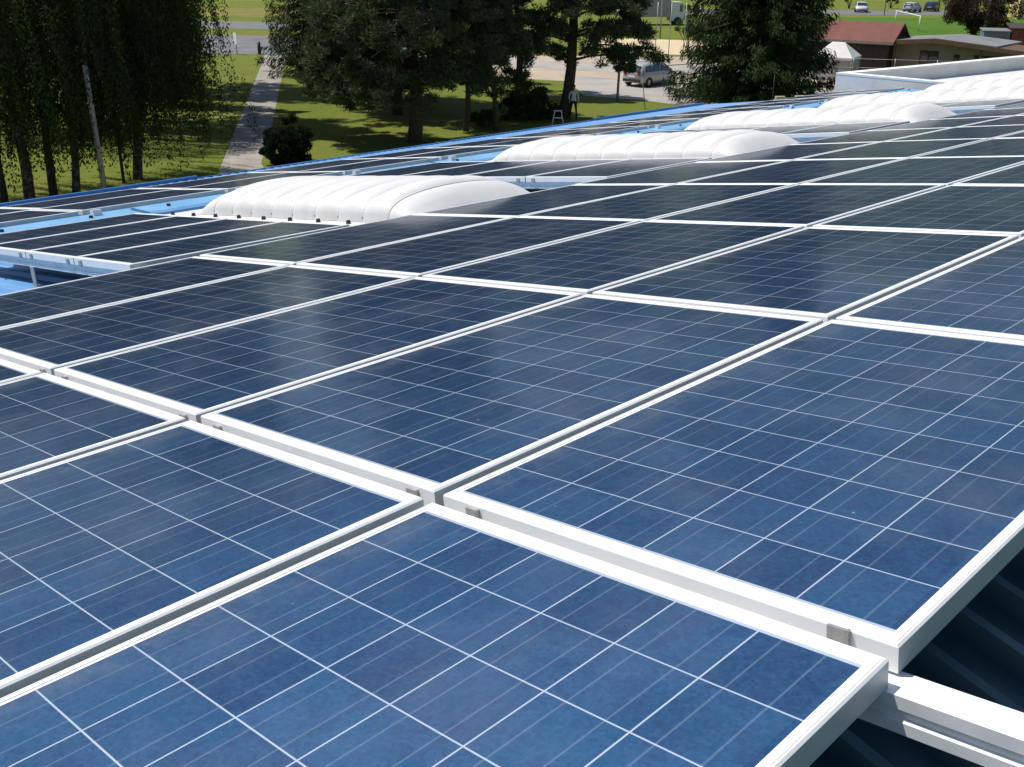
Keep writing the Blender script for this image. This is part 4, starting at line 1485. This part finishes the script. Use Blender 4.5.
# football goal
go = thing('football_goal', 'white football goal standing on the green pitch above the clubhouse roof', 'goal', Matrix.Identity(4))
g0, g1 = Vector((46.2, 124.5, 0)), Vector((47.6, 138.0, 0))
g1 = g0 + (g1 - g0).normalized() * 11.5
for p in (g0, g1):
    bm = bmesh.new()
    tube(bm, [(p.x, p.y, -0.05), (p.x, p.y, 1.75)], 0.055, 8)
    from_bm('post', bm, M['white_paint'], go)
bm = bmesh.new()
tube(bm, [g0 + Vector((0, 0, 1.7)), g1 + Vector((0, 0, 1.7))], 0.055, 8)
from_bm('crossbar', bm, M['white_paint'], go)

# ------------------------------------------------------------------ the person beside the pine
M['skin'] = mat('skin', (0.48, 0.29, 0.21), (0.42, 0.25, 0.18), 6, 0.55)
M['shirt'] = mat('white_shirt', (0.70, 0.71, 0.73), (0.62, 0.63, 0.66), 9, 0.85)
M['trousers'] = mat('black_trousers', (0.016, 0.017, 0.02), (0.024, 0.025, 0.028), 9, 0.85)
M['hair'] = mat('dark_hair', (0.022, 0.016, 0.012), (0.035, 0.025, 0.018), 30, 0.6)
M['shoe'] = mat('black_shoe', (0.012, 0.012, 0.012), (0.02, 0.02, 0.02), 9, 0.5)


def skin_mesh(verts, edges, root, sub=2):
    me = bpy.data.meshes.new('body')
    me.from_pydata([v[:3] for v in verts], edges, [])
    o = bpy.data.objects.new('body_skeleton', me)
    C.objects.link(o)
    m = o.modifiers.new('skin', 'SKIN')
    m.use_smooth_shade = True
    sv = me.skin_vertices[0].data
    for i, v in enumerate(verts):
        sv[i].radius = (v[3], v[4] if len(v) > 4 else v[3])
        sv[i].use_root = (i == root)
    s_ = o.modifiers.new('sub', 'SUBSURF')
    s_.levels = s_.render_levels = sub
    dg = bpy.context.evaluated_depsgraph_get()
    dg.update()
    out = bpy.data.meshes.new_from_object(o.evaluated_get(dg))
    bpy.data.objects.remove(o, do_unlink=True)
    return out


pe = thing('person', 'person in a white shirt and black trousers standing beside the leaning pine trunk', 'person', Matrix.Translation((3.15, 56.4, 0)) @ Matrix.Rotation(R(-10), 4, 'Z'))
V = [  # x right, -y towards the camera
    (0, 0, 0.97, 0.135, 0.105), (0, 0, 1.12, 0.125, 0.095), (0, 0.01, 1.30, 0.155, 0.105), (0, 0.015, 1.43, 0.12, 0.085), (0, 0.01, 1.51, 0.055, 0.055), (0, -0.01, 1.585, 0.062, 0.07), (0, -0.015, 1.66, 0.075, 0.092), (0, -0.005, 1.735, 0.062, 0.075),
    (-0.10, 0, 0.90, 0.092), (-0.14, -0.03, 0.50, 0.060), (-0.16, 0.0, 0.10, 0.040), (-0.17, -0.17, 0.045, 0.036),
    (0.10, 0, 0.90, 0.092), (0.15, -0.01, 0.50, 0.060), (0.19, 0.04, 0.10, 0.040), (0.23, -0.12, 0.045, 0.036),
    (-0.19, 0.01, 1.42, 0.058), (-0.255, 0.03, 1.14, 0.042), (-0.20, -0.16, 0.97, 0.030), (-0.185, -0.21, 0.93, 0.034),
    (0.19, 0.01, 1.42, 0.058), (0.25, 0.04, 1.14, 0.042), (0.275, -0.05, 0.90, 0.030), (0.28, -0.07, 0.85, 0.034)]
Ed = [(0, 1), (1, 2), (2, 3), (3, 4), (4, 5), (5, 6), (6, 7), (0, 8), (8, 9), (9, 10), (10, 11), (0, 12), (12, 13), (13, 14), (14, 15), (3, 16), (16, 17), (17, 18), (18, 19), (3, 20), (20, 21), (21, 22), (22, 23)]
for hi_, sx in ((19, -1), (23, 1)):
    h = Vector(V[hi_][:3])
    for q in range(4):
        L_ = (0.075, 0.085, 0.08, 0.06)[q]
        b = h + Vector((0.0, (q - 1.5) * 0.019, -0.03))
        V.append((b.x, b.y, b.z, 0.0095))
        V.append((b.x - sx * 0.012, b.y - 0.01, b.z - L_ * 0.55, 0.0085))
        V.append((b.x - sx * 0.03, b.y - 0.015, b.z - L_, 0.0075))
        n0 = len(V) - 3
        Ed += [(hi_, n0), (n0, n0 + 1), (n0 + 1, n0 + 2)]
    V.append((h.x - sx * 0.03, h.y - 0.035, h.z - 0.03, 0.010))
    Ed.append((hi_, len(V) - 1))
pm = skin_mesh(V, Ed, 0)
for m_ in ('shirt', 'trousers', 'skin', 'shoe'):
    pm.materials.append(M[m_])
for p in pm.polygons:
    c = p.center
    arm = abs(c.x) > 0.165 and c.z > 0.75 and c.y < 0.2 and (abs(c.x) > 0.19 or c.y < -0.12)
    if c.z > 1.475:
        p.material_index = 2
    elif arm and c.z < 1.02 and (c.y < -0.07 or c.z < 0.93):
        p.material_index = 2
    elif c.z > 0.96 or (arm and c.z > 0.9):
        p.material_index = 0
    elif c.z > 0.085:
        p.material_index = 1
    else:
        p.material_index = 3
    p.use_smooth = True
bo = bpy.data.objects.new('body', pm)
link(bo, pe)
bm = bmesh.new()
bmesh.ops.create_uvsphere(bm, u_segments=18, v_segments=12, radius=0.098, matrix=Matrix.Translation((0, 0.012, 1.71)) @ Matrix.Diagonal((0.88, 1.05, 1.0, 1)))
bmesh.ops.delete(bm, geom=[v for v in bm.verts if v.co.y < -0.055 and v.co.z < 1.74 or v.co.z < 1.64], context='VERTS')
from_bm('hair', bm, M['hair'], pe, smooth=True)
bm = bmesh.new()
for s in (-1, 1):
    bmesh.ops.create_uvsphere(bm, u_segments=8, v_segments=6, radius=0.011, matrix=Matrix.Translation((s * 0.031, -0.098, 1.665)))
from_bm('eyes', bm, M['hair'], pe)
bm = bmesh.new()
bmesh.ops.create_cone(bm, segments=8, radius1=0.018, radius2=0.006, depth=0.05, cap_ends=True, matrix=Matrix.Translation((0, -0.108, 1.635)) @ Matrix.Rotation(R(-14), 4, 'X'))
from_bm('nose', bm, M['skin'], pe, smooth=True)
bm = bmesh.new()
box(bm, -0.022, 0.022, -0.101, -0.088, 1.592, 1.602)
from_bm('mouth', bm, M['lamp_red'], pe)

bpy.context.view_layer.update()
